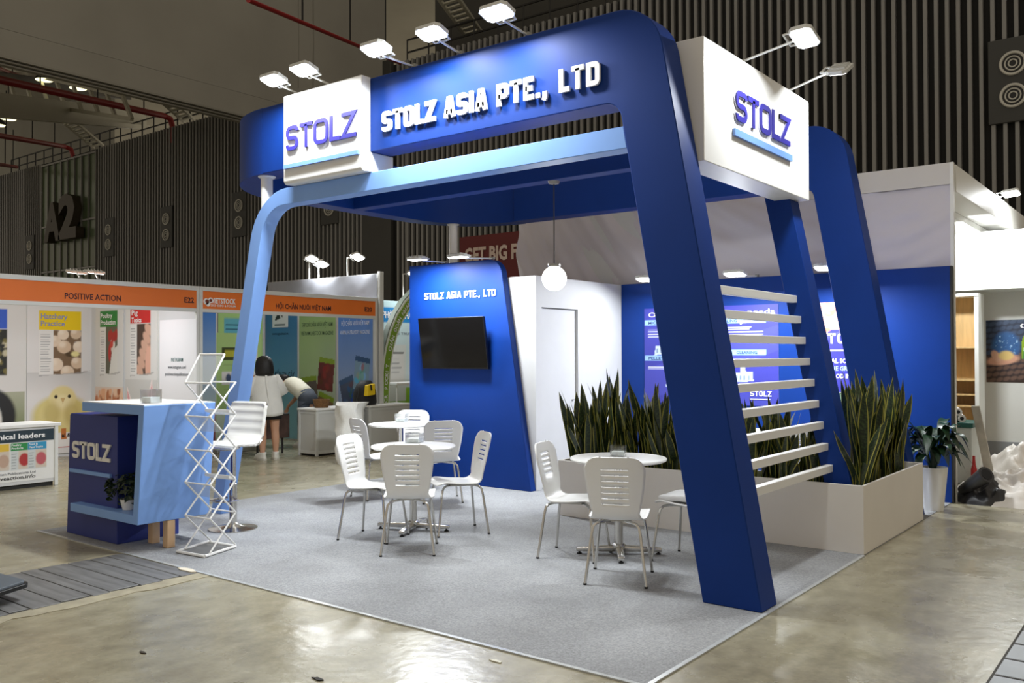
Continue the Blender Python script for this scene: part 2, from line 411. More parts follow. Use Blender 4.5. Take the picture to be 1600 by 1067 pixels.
# bulkhead between the halls
CONC = M('bulkhead_concrete', (150, 148, 140), .8, var=.09, scale=.35, bump=.2, bscale=3)
bulk = ob('wall_left', box(B(), -24.1, -23.75, -14, HW+.1, 10.5, 24), CONC, kind='structure', label='huge grey concrete bulkhead over the opening between halls')
ob('lower_band', bev(box(B(), -24.1, -23.68, -14, HW+.1, 9.72, 10.47), .01, 1), CONC, bulk)
for i, dz in enumerate((9.70, 9.63, 9.56)):
    ob('partition_track', box(B(), -23.85-.1*i, -23.66-.1*i, -14, HW, dz-.025, dz+.02), M('track_metal', (150, 148, 140), .5, metal=.3), bulk)
UPW = ob('wall_upper', box(B(), -23.7, 12, HW+3, HW+3.2, 0, 24), M('upper_wall_grey', (66, 65, 61), .8, var=.06, scale=.3), kind='structure', label='plain grey wall above the batten cladding')
ceil = ob('ceiling', box(B(), -90, -24.1, -14, 40, 21, 21.3), M('ceiling_grey', (150, 146, 130), .8, var=.1, scale=.3), kind='structure', label='high grey roof of the neighbouring hall')
ob('wall_far', box(B(), -90, -60, HW+8, HW+8.3, 0, 21), M('far_wall_grey', (140, 138, 128), .8, var=.1, scale=.3), kind='structure', label='grey far wall beyond the cladding')
RED = M('red_pipe', (150, 30, 30), .45); ROOFW = M('roof_steel', (190, 188, 172), .6); DKST = M('dark_steel', (30, 29, 27), .6)
def pipe(px0, px1, Y0_, r, bend, label):
    t = thing('sprinkler_pipe', label, 'pipe', PY(*px1, HW-.3), 'red pipes under the hall roof')
    A = PY(*px0, Y0_); C = PY(*px1, HW-.3)
    pts = [A, C] + ([C+V((0, .35, -.08)), C+V((0, .5, -.5)), C+V((0, .5, -bend))] if bend else [])
    ob('pipe_run', tube(B(), pts, r, 10), RED, t, True)
    for k in (.25, .55, .85): 
        P = A.lerp(C, k); ob('hanger', tube(B(), [P, P+V((0, 0, 2.2))], .03, 5), DKST, t)
    return t
pipe((-30, 118), (256, 181), 9.5, .15, 1.3, 'thick red sprinkler main running to the batten wall')
pipe((-30, 207), (101, 229), 13, .13, .9, 'lower red sprinkler pipe bending down at the wall head')
pipe((-20, 100), (40, 122), 11, .08, 0, 'short red branch pipe under the bulkhead track')
pipe((-20, 254), (26, 261), 15, .1, 0, 'farthest red pipe near the glazed bay')
pipe((388, 0), (625, 99), 9, .06, 0, 'slim dark red pipe crossing in front of the concrete bulkhead')
def beam_px(name, a, Ya, b, Yb, wd, ht, mat, label, cat, group=None):
    A, C = PY(*a, Ya), PY(*b, Yb); return ob(name, bar(B(), A, C, wd, ht), mat, label=label, cat=cat, group=group)
beam_px('roof_beam', (-20, 163), 12, (222, 188), HW+2, .5, 1.0, ROOFW, 'deep pale roof beam behind the red main', 'beam')
beam_px('roof_beam', (-20, 178), 11.5, (230, 199), HW+2, .3, .22, ROOFW, 'thin pale roof beam under the deep one', 'beam')
beam_px('roof_beam', (-20, 118), 14, (200, 150), HW+6, .4, .5, M('roof_steel_dark', (74, 72, 64), .6), 'dim grey roof beam between lit high bay lamps', 'beam')
def lattice(a, b, Ya, Yb, gap, n, label):
    A, C = PY(*a, Ya), PY(*b, Yb); t = thing('lattice_strut', label, 'strut', C, 'ladder-like struts on the hall roof')
    s = V((gap, 0, 0))
    ob('chord', bar(B(), A, C, .12, .12), ROOFW, t); ob('chord', bar(B(), A+s, C+s, .12, .12), ROOFW, t)
    for i in range(n):
        P = A.lerp(C, (i+.5)/n); ob('rung', bar(B(), P, P+s, .14, .06), ROOFW, t)
lattice((101, 193), (147, 231), HW-2, HW+.5, 1.0, 8, 'ladder-like strut meeting the wall beside the green glazing')
lattice((248, 155), (287, 190), HW-2, HW+.5, .85, 7, 'ladder-like strut just under the bulkhead track')
lattice((684, -4), (728, 56), HW-1.2, HW+2.5, .8, 9, 'ladder-like strut above the blue fascia beam')
t = thing('roof_truss', 'pale roof truss with leaning web members behind the red main', 'truss', PY(100, 165, 17))
TA = [PY(10+i*26, 108+i*6, 17) for i in range(8)]; TD = [PY(24+i*26, 158+i*4, 17) for i in range(8)]
ob('chord', bar(B(), TA[0], TA[-1], .16, .16), ROOFW, t); ob('chord', bar(B(), TD[0], TD[-1], .16, .16), ROOFW, t)
for A, D in zip(TA, TD): ob('web_member', bar(B(), A, D, .14, .14), ROOFW, t)
for A in (TA[0], TA[-1]): ob('hanger', bar(B(), A, V((A.x, A.y, 20.98)), .1, .1), ROOFW, t)
for x0, x1 in ((-58.5, -33.8), (-23, -12.5)):
    t = thing('wall_top_railing', 'dark thin railing along the wall head '+('beside the bulkhead opening' if x0 < -30 else 'behind the blue fascia beam'), 'railing', ((x0+x1)/2, HW+.6, 13.1))
    for dz in (.55, 1.05): ob('rail', bar(B(), (x0, HW+.6, 13.1+dz), (x1, HW+.6, 13.1+dz), .06, .06), DKST, t)
    n = int((x1-x0)/1.1); p0 = ob('post', bar(B(), (x0, HW+.6, 13.1), (x0, HW+.6, 14.15), .06, .06), DKST, t)
    for i in range(1, n+1): share(p0, t, (x0+i*(x1-x0)/n, HW+.6, 13.1))
HB = M('high_bay_glow', (255, 246, 190), .5, emit=2.2)
for x_, y_, Y_ in ((69, 125, 17), (122, 138, 18), (13, 186, 19), (-2, 196, 19)):
    P = PY(x_, y_, Y_); t = thing('high_bay_lamp', 'round lit high bay lamp hanging under the far hall roof', 'lamp', P, 'lit high bay lamps')
    ob('shade', lathe(B(), [(.12, .5), (.2, .35), (.42, .05), (.42, 0)], P, 20), DKST, t, True); ob('lens', lathe(B(), [(.4, -.01), (.4, .01)], P, 20), HB, t); ob('rod', tube(B(), [P+V((0, 0, .5)), V((P.x, P.y, 20.97))], .03, 5), DKST, t)
for x_, y0_, y1_, lb in ((466, -10, 138, 'thin hanging cable left of the white logo box lamps'), (489, -10, 140, 'thicker hanging cable over the white logo box')):
    P, Q = PY(x_, y1_, 14), PY(x_, y0_, 14); ob('hanging_cable', tube(B(), [P, P.lerp(Q, .5)+V((.03, 0, 0)), Q], .012 if x_ < 480 else .02, 6), M('cable_grey', (120, 118, 110), .6), label=lb, cat='cable')
# ================================================================== THE BOOTH
CARPET = M('grey_felt_carpet', (164, 166, 169), .95, var=.22, scale=90, bump=.5, bscale=260, spec=.1)
def carpet_mat():
    m = CARPET; nt = m.node_tree; b = nt.nodes['Principled BSDF']
    tc = nt.nodes.new('ShaderNodeTexCoord'); n = nt.nodes.new('ShaderNodeTexNoise'); n.inputs['Scale'].default_value = 1.4; n.inputs['Detail'].default_value = 5; nt.links.new(tc.outputs['Object'], n.inputs['Vector'])
    r = nt.nodes.new('ShaderNodeValToRGB'); r.color_ramp.elements[0].color = (.8, .8, .8, 1); r.color_ramp.elements[1].color = (1, 1, 1, 1); r.color_ramp.elements[0].position = .35; r.color_ramp.elements[1].position = .65
    nt.links.new(n.outputs[0], r.inputs[0]); x = nt.nodes.new('ShaderNodeMix'); x.data_type = 'RGBA'; x.blend_type = 'MULTIPLY'; x.inputs[0].default_value = 1
    src = b.inputs['Base Color'].links[0].from_socket; nt.links.new(src, x.inputs[6]); nt.links.new(r.outputs[0], x.inputs[7]); nt.links.new(x.outputs[2], b.inputs['Base Color'])
carpet_mat()
t = thing('carpet', 'grey felt carpet laid under the blue stand', 'carpet', (-3, 3, 0))
ob('carpet_sheet', box(B(), -6.12, 0, .0, 6.42, 0, .006), CARPET, t)
TAPE = M('clear_edge_tape', (182, 186, 188), .25, var=.12, scale=20)
ob('edge_tape', box(B(), -6.12, .014, -.014, .012, 0, .0085), TAPE, t); ob('edge_tape', box(B(), -.012, .014, .012, 3.38, 0, .0085), TAPE, t)
Y0 = 1.445; D0 = .24; ZB, ZT = 3.25, 3.865
def arch(name, ya, yb, xl, oz, iz, r1, r2, mat, parent):
    ox = lambda z: oz[0]-oz[1]*z; ix = lambda z: iz[0]-iz[1]*z
    pts = fil([(xl, ZB), (xl, ZT), (ox(ZT), ZT, r1), (ox(0), .006), (ix(0), .006), (ix(ZB), ZB, r2)])
    return ob(name, bev(prism(B(), pts, 'y', ya, yb), .006, 1, 50), mat, parent, True)
# front arch with its company lettering
fa = thing('booth_arch', 'deep blue leaning arch across the stand front carrying white company lettering', 'arch', (-.2, Y0+.12, 0))
arch('arch_frame', Y0, Y0+D0, -4.85, (-.022, .181), (-.408, .181), .36, .13, BLUE, fa)
l0, l1, l2 = PY(600, 208.5, Y0), PY(600.5, 181.5, Y0), PY(940, 140, Y0)
LT = WHITE
strokes('STOLZ ASIA PTE., LTD', V((l0.x, Y0-.008, l0.z+.005)), X1, Z1, -Y1, .165, l2.x-l0.x, .036, .02, LT, fa, gap=.14, r=.10)
# canopy ring: left side and back corner
def ringband(xl, yf, yb, R, xr, th, za, zb):
    def path(o):
        p = []
        for k in range(13): a = math.radians(270-k*7.5); p.append((xl+R+(R-o)*math.cos(a), yf+R+(R-o)*math.sin(a)))
        for k in range(13): a = math.radians(180-k*7.5); p.append((xl+R+(R-o)*math.cos(a), yb-R+(R-o)*math.sin(a)))
        return [(xl+R+.002, yf+o)]+p+[(xr, yb-o)]
    A, C = path(0), path(th); bm = B()
    rows = [[bm.verts.new((*a, za)), bm.verts.new((*c, za)), bm.verts.new((*c, zb)), bm.verts.new((*a, zb))] for a, c in zip(A, C)]
    for p, q in zip(rows, rows[1:]):
        for k in range(4): bm.faces.new((p[k], p[(k+1) % 4], q[(k+1) % 4], q[k]))
    bm.faces.new(rows[0]); bm.faces.new(rows[-1][::-1]); return bm
cr = thing('canopy_ring', 'blue canopy band with rounded corners running round the stand top', 'canopy', (-5.8, 3.5, ZB))
ob('rounded_band', ringband(-5.95, Y0, 5.55, 1.1, -4.85, D0, ZB, ZT), BLUE, cr, True)
ob('cross_beam', bev(box(B(), -5.71, -.75, 3.36, 3.52, ZB, 3.42), .004, 1), BLUE, cr)
ob('side_beam', bev(box(B(), -.98, -.74, Y0+D0, 3.68, ZB, 3.5), .004, 1), BLUE, cr)
ra = thing('rear_leaning_arch', 'deep blue leaning rear arch rising behind the corner planter', 'arch', (-.25, 5.4, 0))
arch('arch_frame', 5.29, 5.53, -4.85, (-.05, .18), (-.45, .18), .38, .13, BLUE, ra)
# light blue arch
lb = thing('light_blue_arch', 'slim light blue leaning arch passing under the blue fascia', 'arch', (-5.4, Y0+.1, 0))
ix = lambda z: -5.512+.238*z
pts = fil([(-.94, 2.93), (-.966, 3.08), (ix(3.08)-.16, 3.08, .55), (ix(0)-.157, .006), (ix(0), .006), (ix(2.93), 2.93, .33)], seg=12)
ob('arch_frame', bev(prism(B(), pts, 'y', Y0+.008, Y0+.155), .004, 1, 50), LBLUE, lb, True)
# two white support posts under the ring
for px, zb, lbl in ((417, 3.02, 'short white round post standing on the light blue arch shoulder'), (698, 2.46, 'white round post above the screen wall')):
    P = G(px, 276 if px < 500 else 352, ZB)
    if px > 500: P = V((-5.62, 5.0, 0))
    t = thing('support_post', lbl, 'post', (P.x, P.y, zb), 'white canopy posts')
    zz = zb if px > 500 else 2.87
    if px < 500:
        # stands on the sloping shoulder of the arch
        ob('shaft', lathe(B(), [(.055, zz), (.055, ZB-.012)], (P.x, P.y, 0), 20), WHITE, t, True)
    else: ob('shaft', lathe(B(), [(.055, 2.456), (.055, ZB-.012)], (P.x, P.y, 0), 20), WHITE, t, True)
    ob('flange', lathe(B(), [(.075, ZB-.014), (.082, ZB-.006), (.082, ZB)], (P.x, P.y, 0), 20), WHITE, t, True)
def logo(parent, O, ex, ez, en, H, width, t, mat, edge, barmat=None, bar_y=None, bar_h=None, bx=None, depth=.018):
    strokes('STOLZ', O, ex, ez, en, H, width, t, depth, mat, parent, edge=edge, ws={'S': .82, 'T': .8, 'O': .92, 'L': .62, 'Z': .86}, gap=.10, r=.2)
    if barmat:
        O = V(O); a = O+ex*bx[0]+ez*bar_y; b = O+ex*bx[1]+ez*bar_y
        bm = B(); q = [a, b, b+en*.022, a+en*.022]; hexa(bm, [*q, *[p+ez*bar_h for p in q]]); ob('logo_bar', bm, barmat, parent)
# white logo box on the fascia
YB = 1.34
c0, c1, c2, c3 = PY(445, 290, YB), PY(565, 266.5, YB), PY(445, 150, YB), PY(566, 124, YB)
t = thing('logo_sign_box', 'white logo box with indigo letters hung on the front fascia', 'sign', (-3.9, YB+.2, 3.07))
xa, xb, za, zb = -4.40, c1.x, 3.075, 3.87
pts = fil([(YB, za, .035), (YB, zb), (Y0-.002, zb), (Y0-.002, ZB-.004), (Y0+D0+.02, ZB-.004), (Y0+D0+.02, 3.085), (Y0+.0, 3.082)])
ob('box_body', bev(prism(B(), pts, 'x', xa, xb), .004, 1, 50), WHITE, t, True)
s0, s1 = PY(449, 237, YB), PY(558, 214, YB); hS = PY(449, 199, YB).z-s0.z
logo(t, V((s0.x, YB-.001, s0.z)), X1, Z1, -Y1, hS, s1.x-s0.x, .034, INDIGO, SILVER, BARB, -.155, .035, (-.03, s1.x-s0.x+.03))
# white logo box on the side
t = thing('logo_sign_box', 'large white logo box on the aisle side lit by two floodlights', 'sign', (-.6, 2.7, 2.83))
XS = -.50
f0, f1 = PX(1099, 250, XS), PX(1266, 160, XS)
ob('box_body', bbox(-.735, XS, 1.70, 3.68, 2.83, 3.655, .005), WHITE, t)
s0, s1 = PX(1147, 187.5, XS), PX(1232, 226, XS); hS = PX(1147, 139, XS).z-s0.z
logo(t, V((XS+.001, s0.y, s0.z)), Y1, Z1, X1, hS, s1.y-s0.y, .040, INDIGO, SILVER, BARB, -.115, .05, (-.03, s1.y-s0.y+.03))
# slatted screen
ss = thing('slat_screen', 'leaning screen of white horizontal slats fixed to a blue post', 'screen', (-.3, 2.6, .5))
xo = lambda z: -.228-.205*z
ob('screen_post', bev(hexa(B(), [(xo(.4), 3.5, .4), (xo(.4)+.21, 3.5, .4), (xo(.4)+.21, 3.7, .4), (xo(.4), 3.7, .4), (xo(3.25), 3.5, 3.25), (xo(3.25)+.21, 3.5, 3.25), (xo(3.25)+.21, 3.7, 3.25), (xo(3.25), 3.7, 3.25)]), .004, 1), BLUE, ss)
for i in range(9):
    z = 2.031-.170*i; X_ = -.13-.207*(z-.03)
    ob('slat', bev(box(B(), X_-.055, X_, Y0+D0, 3.5, z-.058, z), .003, 1), WHITE, ss)
# screen wall
tw = thing('screen_wall', 'blue partition with slanted side and rounded corner holding the television', 'partition', (-4.9, 4.45, 0))
pts = fil([(-5.825, .006), (-5.825, 2.67), (-4.366, 2.67, .2), (-3.932, .006)])
ob('wall_panel', bev(prism(B(), pts, 'y', 4.40, 4.50), .004, 1, 50), BLUE, tw, True)
l0, l2 = PY(664, 468.5, 4.4), PY(775, 464, 4.4)
strokes('STOLZ ASIA PTE., LTD', V((l0.x, 4.398, l0.z)), X1, Z1, -Y1, .082, l2.x-l0.x, .0145, .008, WHITE, tw, gap=.14, r=.10)
t = thing('television', 'black flat television tilted out from the blue partition', 'television', (-5.15, 4.3, 1.37))
q = [PY(656, 500, 4.28), PY(758, 493, 4.28), PY(763, 579, 4.30), PY(661, 577, 4.30)]
xl_, xr_ = q[0].x, q[1].x
R_ = Matrix.Translation((0, 0, 0))
tb = lambda zo: 4.36-.0*zo
bm = hexa(B(), [(xl_, 4.33, 1.385), (xr_, 4.33, 1.385), (xr_, 4.37, 1.385), (xl_, 4.37, 1.385), (xl_, 4.24, 2.0), (xr_, 4.24, 2.0), (xr_, 4.28, 2.0), (xl_, 4.28, 2.0)])
ob('casing', bev(bm, .004, 1), BLACK, t)
ob('screen', hexa(B(), [(xl_+.012, 4.325, 1.405), (xr_-.012, 4.325, 1.405), (xr_-.012, 4.328, 1.405), (xl_+.012, 4.328, 1.405), (xl_+.012, 4.2395, 1.988), (xr_-.012, 4.2395, 1.988), (xr_-.012, 4.243, 1.988), (xl_+.012, 4.243, 1.988)]), M('screen_glass', (8, 8, 10), .08), t)
ob('wall_mount', box(B(), -5.4, -4.95, 4.35, 4.40, 1.55, 1.85), DKST, t)
# storage cabin
t = thing('storage_cabin', 'plain white storage cabin with a flush door behind the screen wall', 'cabin', (-4.8, 5.5, 0))
ob('front_wall', box(B(), -5.8, -3.93, 4.505, 4.56, .006, 2.456), OFFW, t)
bm = B(); box(bm, -3.99, -3.93, 4.56, 4.62, .006, 2.456); box(bm, -3.99, -3.93, 5.375, 6.4, .006, 2.456); box(bm, -3.99, -3.93, 4.62, 5.375, 2.10, 2.456)
ob('side_wall', bm, OFFW, t); ob('left_wall', box(B(), -5.8, -5.74, 4.56, 6.46, .006, 2.456), OFFW, t); ob('roof_panel', box(B(), -5.74, -3.99, 4.56, 6.4, 2.41, 2.45), OFFW, t)
d = ob('door', bev(box(B(), -3.99, -3.965, 4.632, 5.363, .012, 2.09), .003, 1), OFFW, t)
ob('door_lock', lathe(B(), [(.0, 0), (.02, 0), (.02, .01), (0, .012)], (-3.96, 5.3, 1.0), 12), STEEL, d)
# blue back wall with posters
bw = thing('back_partition', 'bright blue back partition of the stand hung with printed posters', 'partition', (-2, 6.45, 0))
ob('wall_panel', bev(box(B(), -3.93, .012, 6.40, 6.47, .006, 2.463), .003, 1), BLUE, bw); ob('end_trim', box(B(), .012, .03, 6.395, 6.475, .006, 2.463), DKST, bw)
# planter
t = thing('planter_box', 'long white L-shaped planter box round the stand corner', 'planter', (-.9, 3.8, 0))
PLM = M('planter_white', (232, 228, 222), .5, var=.02, scale=3)
PZ = .535
def pan(n, *a): return ob(n, bev(box(B(), *a), .002, 1), PLM, t)
pan('front_panel', -2.86, 0, 3.40, 3.42, .006, PZ); pan('side_panel', -.02, 0, 3.42, 5.25, .006, PZ); pan('end_panel', -.42, -.02, 5.23, 5.25, .006, PZ)
pan('inner_panel', -.42, -.40, 3.82, 5.23, .006, PZ); pan('rear_panel', -2.86, -.40, 3.80, 3.82, .006, PZ); pan('end_panel', -2.86, -2.84, 3.42, 3.80, .006, PZ)
SOIL = M('dark_soil', (30, 24, 18), .95, var=.3, scale=30)
bm = prism(B(), [(-2.84, 3.42), (-.02, 3.42), (-.02, 5.23), (-.40, 5.23), (-.40, 3.80), (-2.84, 3.80)], 'z', .38, .42); ob('soil', bm, SOIL, t)
# pendant
P = PY(866, 435, 3.44); t = thing('pendant_lamp', 'white glass globe pendant hanging from the canopy cross beam', 'lamp', (P.x, P.y, P.z-.12))
ob('globe', lathe(B(), [(.0, -.122)]+[(.122*math.cos(a), .122*math.sin(a)) for a in [math.radians(d) for d in range(-80, 81, 10)]]+[(0, .122)], P, 28), M('lit_globe', (255, 253, 246), .3, emit=2.6), t, 'all')
ob('cap', lathe(B(), [(.058, .112), (.062, .118), (.062, .14), (.02, .146)], P, 20), STEEL, t, True)
ob('cord', tube(B(), [P+V((0, 0, .14)), V((P.x, P.y, ZB-.01))], .006, 6), M('cord_grey', (70, 70, 72), .6), t)
ob('ceiling_rose', lathe(B(), [(.0, -.03), (.05, -.025), (.06, 0)], (P.x, P.y, ZB), 20), STEEL, t, True)
L = bpy.data.lights.new('pendant_light', 'POINT'); L.energy = 8; L.shadow_soft_size = .12; L.color = (1, .97, .9)
lo = bpy.data.objects.new('pendant_light', L); COL.objects.link(lo); lo.parent = t; lo.location = V((P.x, P.y, P.z-.26))-WL[t]
# ------------------------------------------------------------------ floodlights
def flood(base, head, aim, label, group, power=1., wd=.25, dp=.16, mat=None, clamp=True, post=None, side=None):
    base, head, aim = V(base), V(head), V(aim).normalized(); t = thing('floodlight', label, 'floodlight', base, group)
    dirv = head-base; dirv.z = 0; fwd = dirv.normalized() if side is None else V(side).normalized(); fwd = (fwd-fwd.dot(aim)*aim).normalized(); sd = fwd.cross(aim).normalized()
    if post:
        pts = [base, V((base.x, base.y, post)), head]; ob('arm', tube(B(), pts, .014, 8), WHITE, t, True)
    else:
        ob('arm', tube(B(), [base, head-fwd*dp*.5], .009, 8), LAMPM, t, True)
        ob('clamp', bbox(base.x-.02, base.x+.02, base.y-.02, base.y+.02, base.z-.012, base.z+.02, .003), LAMPG, t)
    def loc(a, b, c): return head+sd*a+fwd*b-aim*c
    def slab(w_, d_, c0_, c1_, cut):
        pts = [(-w_/2, -d_/2+cut), (-w_/2+cut, -d_/2), (w_/2-cut, -d_/2), (w_/2, -d_/2+cut), (w_/2, d_/2-cut), (w_/2-cut, d_/2), (-w_/2+cut, d_/2), (-w_/2, d_/2-cut)]
        bm = B(); A = [bm.verts.new(loc(p[0], p[1], c0_)) for p in pts]; C = [bm.verts.new(loc(p[0], p[1], c1_)) for p in pts]
        bm.faces.new(A); bm.faces.new(C[::-1])
        for i in range(8): bm.faces.new((A[i], C[i], C[(i+1) % 8], A[(i+1) % 8]))
        return bm
    ob('housing', slab(wd, dp, 0, .028, .03), mat or LAMPM, t)
    bm = B()
    for i in range(5):
        a = -wd*.3+i*wd*.15; bar(bm, loc(a, -dp*.38, .036), loc(a, dp*.38, .036), .008, .018, tuple(-aim))
    ob('cooling_fins', bm, mat or LAMPM, t)
    ob('led_panel', slab(wd*.9, dp*.88, -.004, .001, .025), LED, t)
    ob('bracket', tube(B(), [loc(-wd*.32, -dp*.3, .015), loc(-wd*.3, -dp*.78, .02), loc(wd*.3, -dp*.78, .02), loc(wd*.32, -dp*.3, .015)], .008, 6), mat or LAMPM, t)
    if power:
        L = bpy.data.lights.new('flood_beam', 'AREA'); L.shape = 'RECTANGLE'; L.size = wd*.9; L.size_y = dp*.88; L.energy = LAMP_W*power; L.color = (.94, .98, 1.0)
        lo = bpy.data.objects.new('flood_beam', L); COL.objects.link(lo); lo.parent = t
        lo.location = head+aim*.012-WL[t]; lo.rotation_euler = aim.to_track_quat('-Z', 'Y').to_euler()
    return t
who = ['outermost floodlight over the left edge of the white logo box', 'floodlight over the right half of the white logo box', 'floodlight over the word nearest the white logo box on the blue fascia', 'floodlight over the middle of the blue fascia lettering', 'floodlight over the last letters on the blue fascia']
for (bx, by, hx, hy), lbl in zip(((477, 144, 427, 126), (527, 131, 474, 110), (648, 104, 587, 78), (720, 80, 674, 53), (825, 52, 776, 21)), who):
    b_ = PY(bx, by, 1.5); b_ = V((b_.x, 1.5, 3.885)); h_ = PX(hx, hy, b_.x)
    flood(b_, h_, (0, -.32, -1), lbl, 'floodlights along the front fascia')
for (bx, by, hx, hy), lbl, am in zip(((1155, 84, 1257, 60), (1228, 130, 1312, 111)), ('bright floodlight over the S of the side logo box', 'floodlight seen edge-on over the far end of the side logo box'), ((.05, -.25, -1), (-.1, .55, -1))):
    b_ = PX(bx, by, -.56); b_ = V((-.56, b_.y, 3.67)); h_ = PY(hx, hy, b_.y)
    flood(b_, h_, am, lbl, 'floodlights over the side logo box', side=(1, 0, 0), power=.75)
for (bx, by, hx, hy), lbl in zip(((697, 412, 652, 406), (770, 407, 716, 402)), ('floodlight on the left of the television partition top', 'floodlight on the right of the television partition top')):
    b_ = PY(bx, by, 4.45); b_ = V((b_.x, 4.45, 2.685)); h_ = PX(hx, hy, b_.x); flood(b_, h_, (0, 0, -1), lbl, 'floodlights on the television partition', power=1.6)
for (bx, by, hx, hy), lbl in zip(((1183, 432, 1148, 429), (1320, 424, 1291, 419), (1040, 441, 1009, 437)), ('floodlight above the solutions poster on the back partition', 'floodlight above the peanut poster on the back partition', 'floodlight at the cabin end of the back partition')):
    b_ = PY(bx, by, 6.43); b_ = V((b_.x, 6.43, 2.475)); h_ = PX(hx, hy, b_.x); flood(b_, h_, (0, -.25, -1), lbl, 'floodlights on the back partition', power=1.7 if bx > 1100 else .5)
# ================================================================== FURNITURE
def chair_shell(nslot):
    # profile from backrest top to seat front, (y, z); chair faces +y
    prof = fil([(-.275, .865), (-.215, .60, .6), (-.175, .425, .085), (.02, .435, .6), (.165, .452, .12), (.225, .425)], False, 7)
    P = [V(p) for p in prof]; S = [0]
    for a, b in zip(P, P[1:]): S.append(S[-1]+(b-a).length)
    tot = S[-1]
    def at(s):
        for i in range(len(P)-1):
            if s <= S[i+1]+1e-9: return P[i].lerp(P[i+1], (s-S[i])/(S[i+1]-S[i]))
        return P[-1]
    sb = .40                     # arc length where the backrest ends
    def hw(s):
        if s < sb: w_ = .208-.05*(s/sb)**1.6 + .004*math.sin(s/sb*3)
        else: w_ = .158+.042*min(1, (s-sb)/.13)
        R = .10
        if s < R: w_ -= R*(1-math.sqrt(max(0, 1-((R-s)/R)**2)))*.95
        e = tot-s; R = .07
        if e < R: w_ -= R*(1-math.sqrt(max(0, 1-((R-e)/R)**2)))
        return w_
    sl = [(.085+i*(.245/(nslot-1) if nslot == 7 else .040), .0048) for i in range(nslot)]
    ss = {0, tot}
    for c_, h_ in sl: ss |= {round(c_-h_, 4), round(c_+h_, 4)}
    for k in (.004, .012, .025, .045, .07): ss |= {k, round(tot-k, 4)}
    s_ = .33
    while s_ < tot-.08: ss.add(round(s_, 4)); s_ += .022
    ss = sorted(ss); us = [-1, -.9, -.75, -.55, -.5, -.25, 0, .25, .5, .55, .75, .9, 1]
    bm = B(); grid = []
    for s in ss:
        p = at(s); row = []
        for u in us:
            wdt = hw(s); x = u*wdt
            if s < .36 and abs(u) in (.5,): x = math.copysign(.092, u)
            elif s < .36 and abs(u) == .25: x = math.copysign(.046, u)
            elif s < .36 and abs(u) == .55: x = math.copysign(.097, u)
            if abs(x) > wdt: x = math.copysign(wdt, x)*.97
            cv = .022*(x/.2)**2; kk = min(1, max(0, (.45-s)/.1))
            row.append(bm.verts.new((x, p.x+cv*kk, p.y+cv*.35*(1-kk))))
        grid.append(row)
    for i in range(len(ss)-1):
        sm = (ss[i]+ss[i+1])/2; cut = any(abs(sm-c_) < h_ for c_, h_ in sl)
        for j in range(len(us)-1):
            if cut and abs((us[j]+us[j+1])/2) < .5: continue
            bm.faces.new((grid[i][j], grid[i][j+1], grid[i+1][j+1], grid[i+1][j]))
    return bm
def make_chair(name, nslot):
    t = thing(name, 'chair', 'chair')
    o = ob('seat_shell', chair_shell(nslot), WLAM, t, 'all'); m = o.modifiers.new('thickness', 'SOLIDIFY'); m.thickness = .012; m.offset = 0
    for sx, sy in ((-1, -1), (1, -1), (-1, 1), (1, 1)):
        y_in = -.12 if sy < 0 else .10
        pts = [V((sx*.205, sy*.225, .0)), V((sx*.165, sy*.185, .33)), V((sx*.155, sy*.175, .385)), V((sx*.135, sy*.157, .407)), V((sx*.10, sy*.13, .413)), V((sx*.02, sy*.05, .413))]
        lg = ob('leg', tube(B(), pts, .0105, 8), CHROME, t, True)
        ob('foot_cap', lathe(B(), [(.012, 0), (.0125, .012)], (sx*.2045, sy*.2245, 0), 10), BLACK, lg)
    ob('seat_plate', bbox(-.09, .09, -.09, .09, .408, .424, .003), STEEL, t)
    return t
ch7, ch5 = make_chair('slotted_chair', 7), make_chair('slotted_chair', 5)
CH = 'white slotted chairs around the stand tables'; first = {7: True, 5: True}
def put_chair(n, x, y, d, label):
    root = ch7 if n == 7 else ch5; a = math.atan2(d[1], d[0])-math.pi/2
    if first[n]: first[n] = False; root.location = (x, y, .0065); root.rotation_euler = (0, 0, a); root['label'] = label; root['group'] = CH
    else: dup(root, (x, y, .0065), a, label, CH)
put_chair(7, -1.13, 1.65, (-.4, .91), 'white slotted chair with its back to the aisle at the table by the planter')
put_chair(5, -1.77, 2.05, (.97, .25), 'five-slot white chair facing the leaning pillar at the table by the planter')
put_chair(5, -.98, 2.45, (-1, .05), 'white chair half hidden behind the blue leaning pillar')
put_chair(7, -2.92, 1.42, (-.64, .77), 'white slotted chair with its back to the aisle at the middle table')
put_chair(7, -3.51, 1.59, (.96, .29), 'white slotted chair on the counter side of the middle table')
put_chair(5, -3.11, 2.21, (-.54, -.84), 'five-slot white chair turned to the aisle beside the screen wall')
put_chair(7, -4.36, 3.37, (-.75, .66), 'white slotted chair seen from behind between the two farther tables')
put_chair(7, -5.50, 4.06, (.55, -.83), 'white slotted chair against the screen wall behind the farthest table')
put_chair(7, -5.06, 3.12, (.3, .95), 'white slotted chair behind the counter-side chair at the farthest table')
put_chair(7, -1.05, 4.75, (-.8, .6), 'white slotted chair behind the snake plants in the planter')
cu = bbox(-1.17, -.80, 2.27, 2.63, .462, .50, .018); bmesh.ops.subdivide_edges(cu, edges=cu.edges[:], cuts=3, use_grid_fill=True)
for v in cu.verts: v.co.z += .014*noise.noise(v.co*11)+(.008 if v.co.z > .48 else 0)*(1-abs(v.co.x+.985)/.2)
ob('seat_cushion', cu, M('cushion_white', (226, 226, 226), .4, bump=.4, bscale=14), label='thin creased white cushion on the chair behind the leaning pillar', cat='cushion', smooth='all')
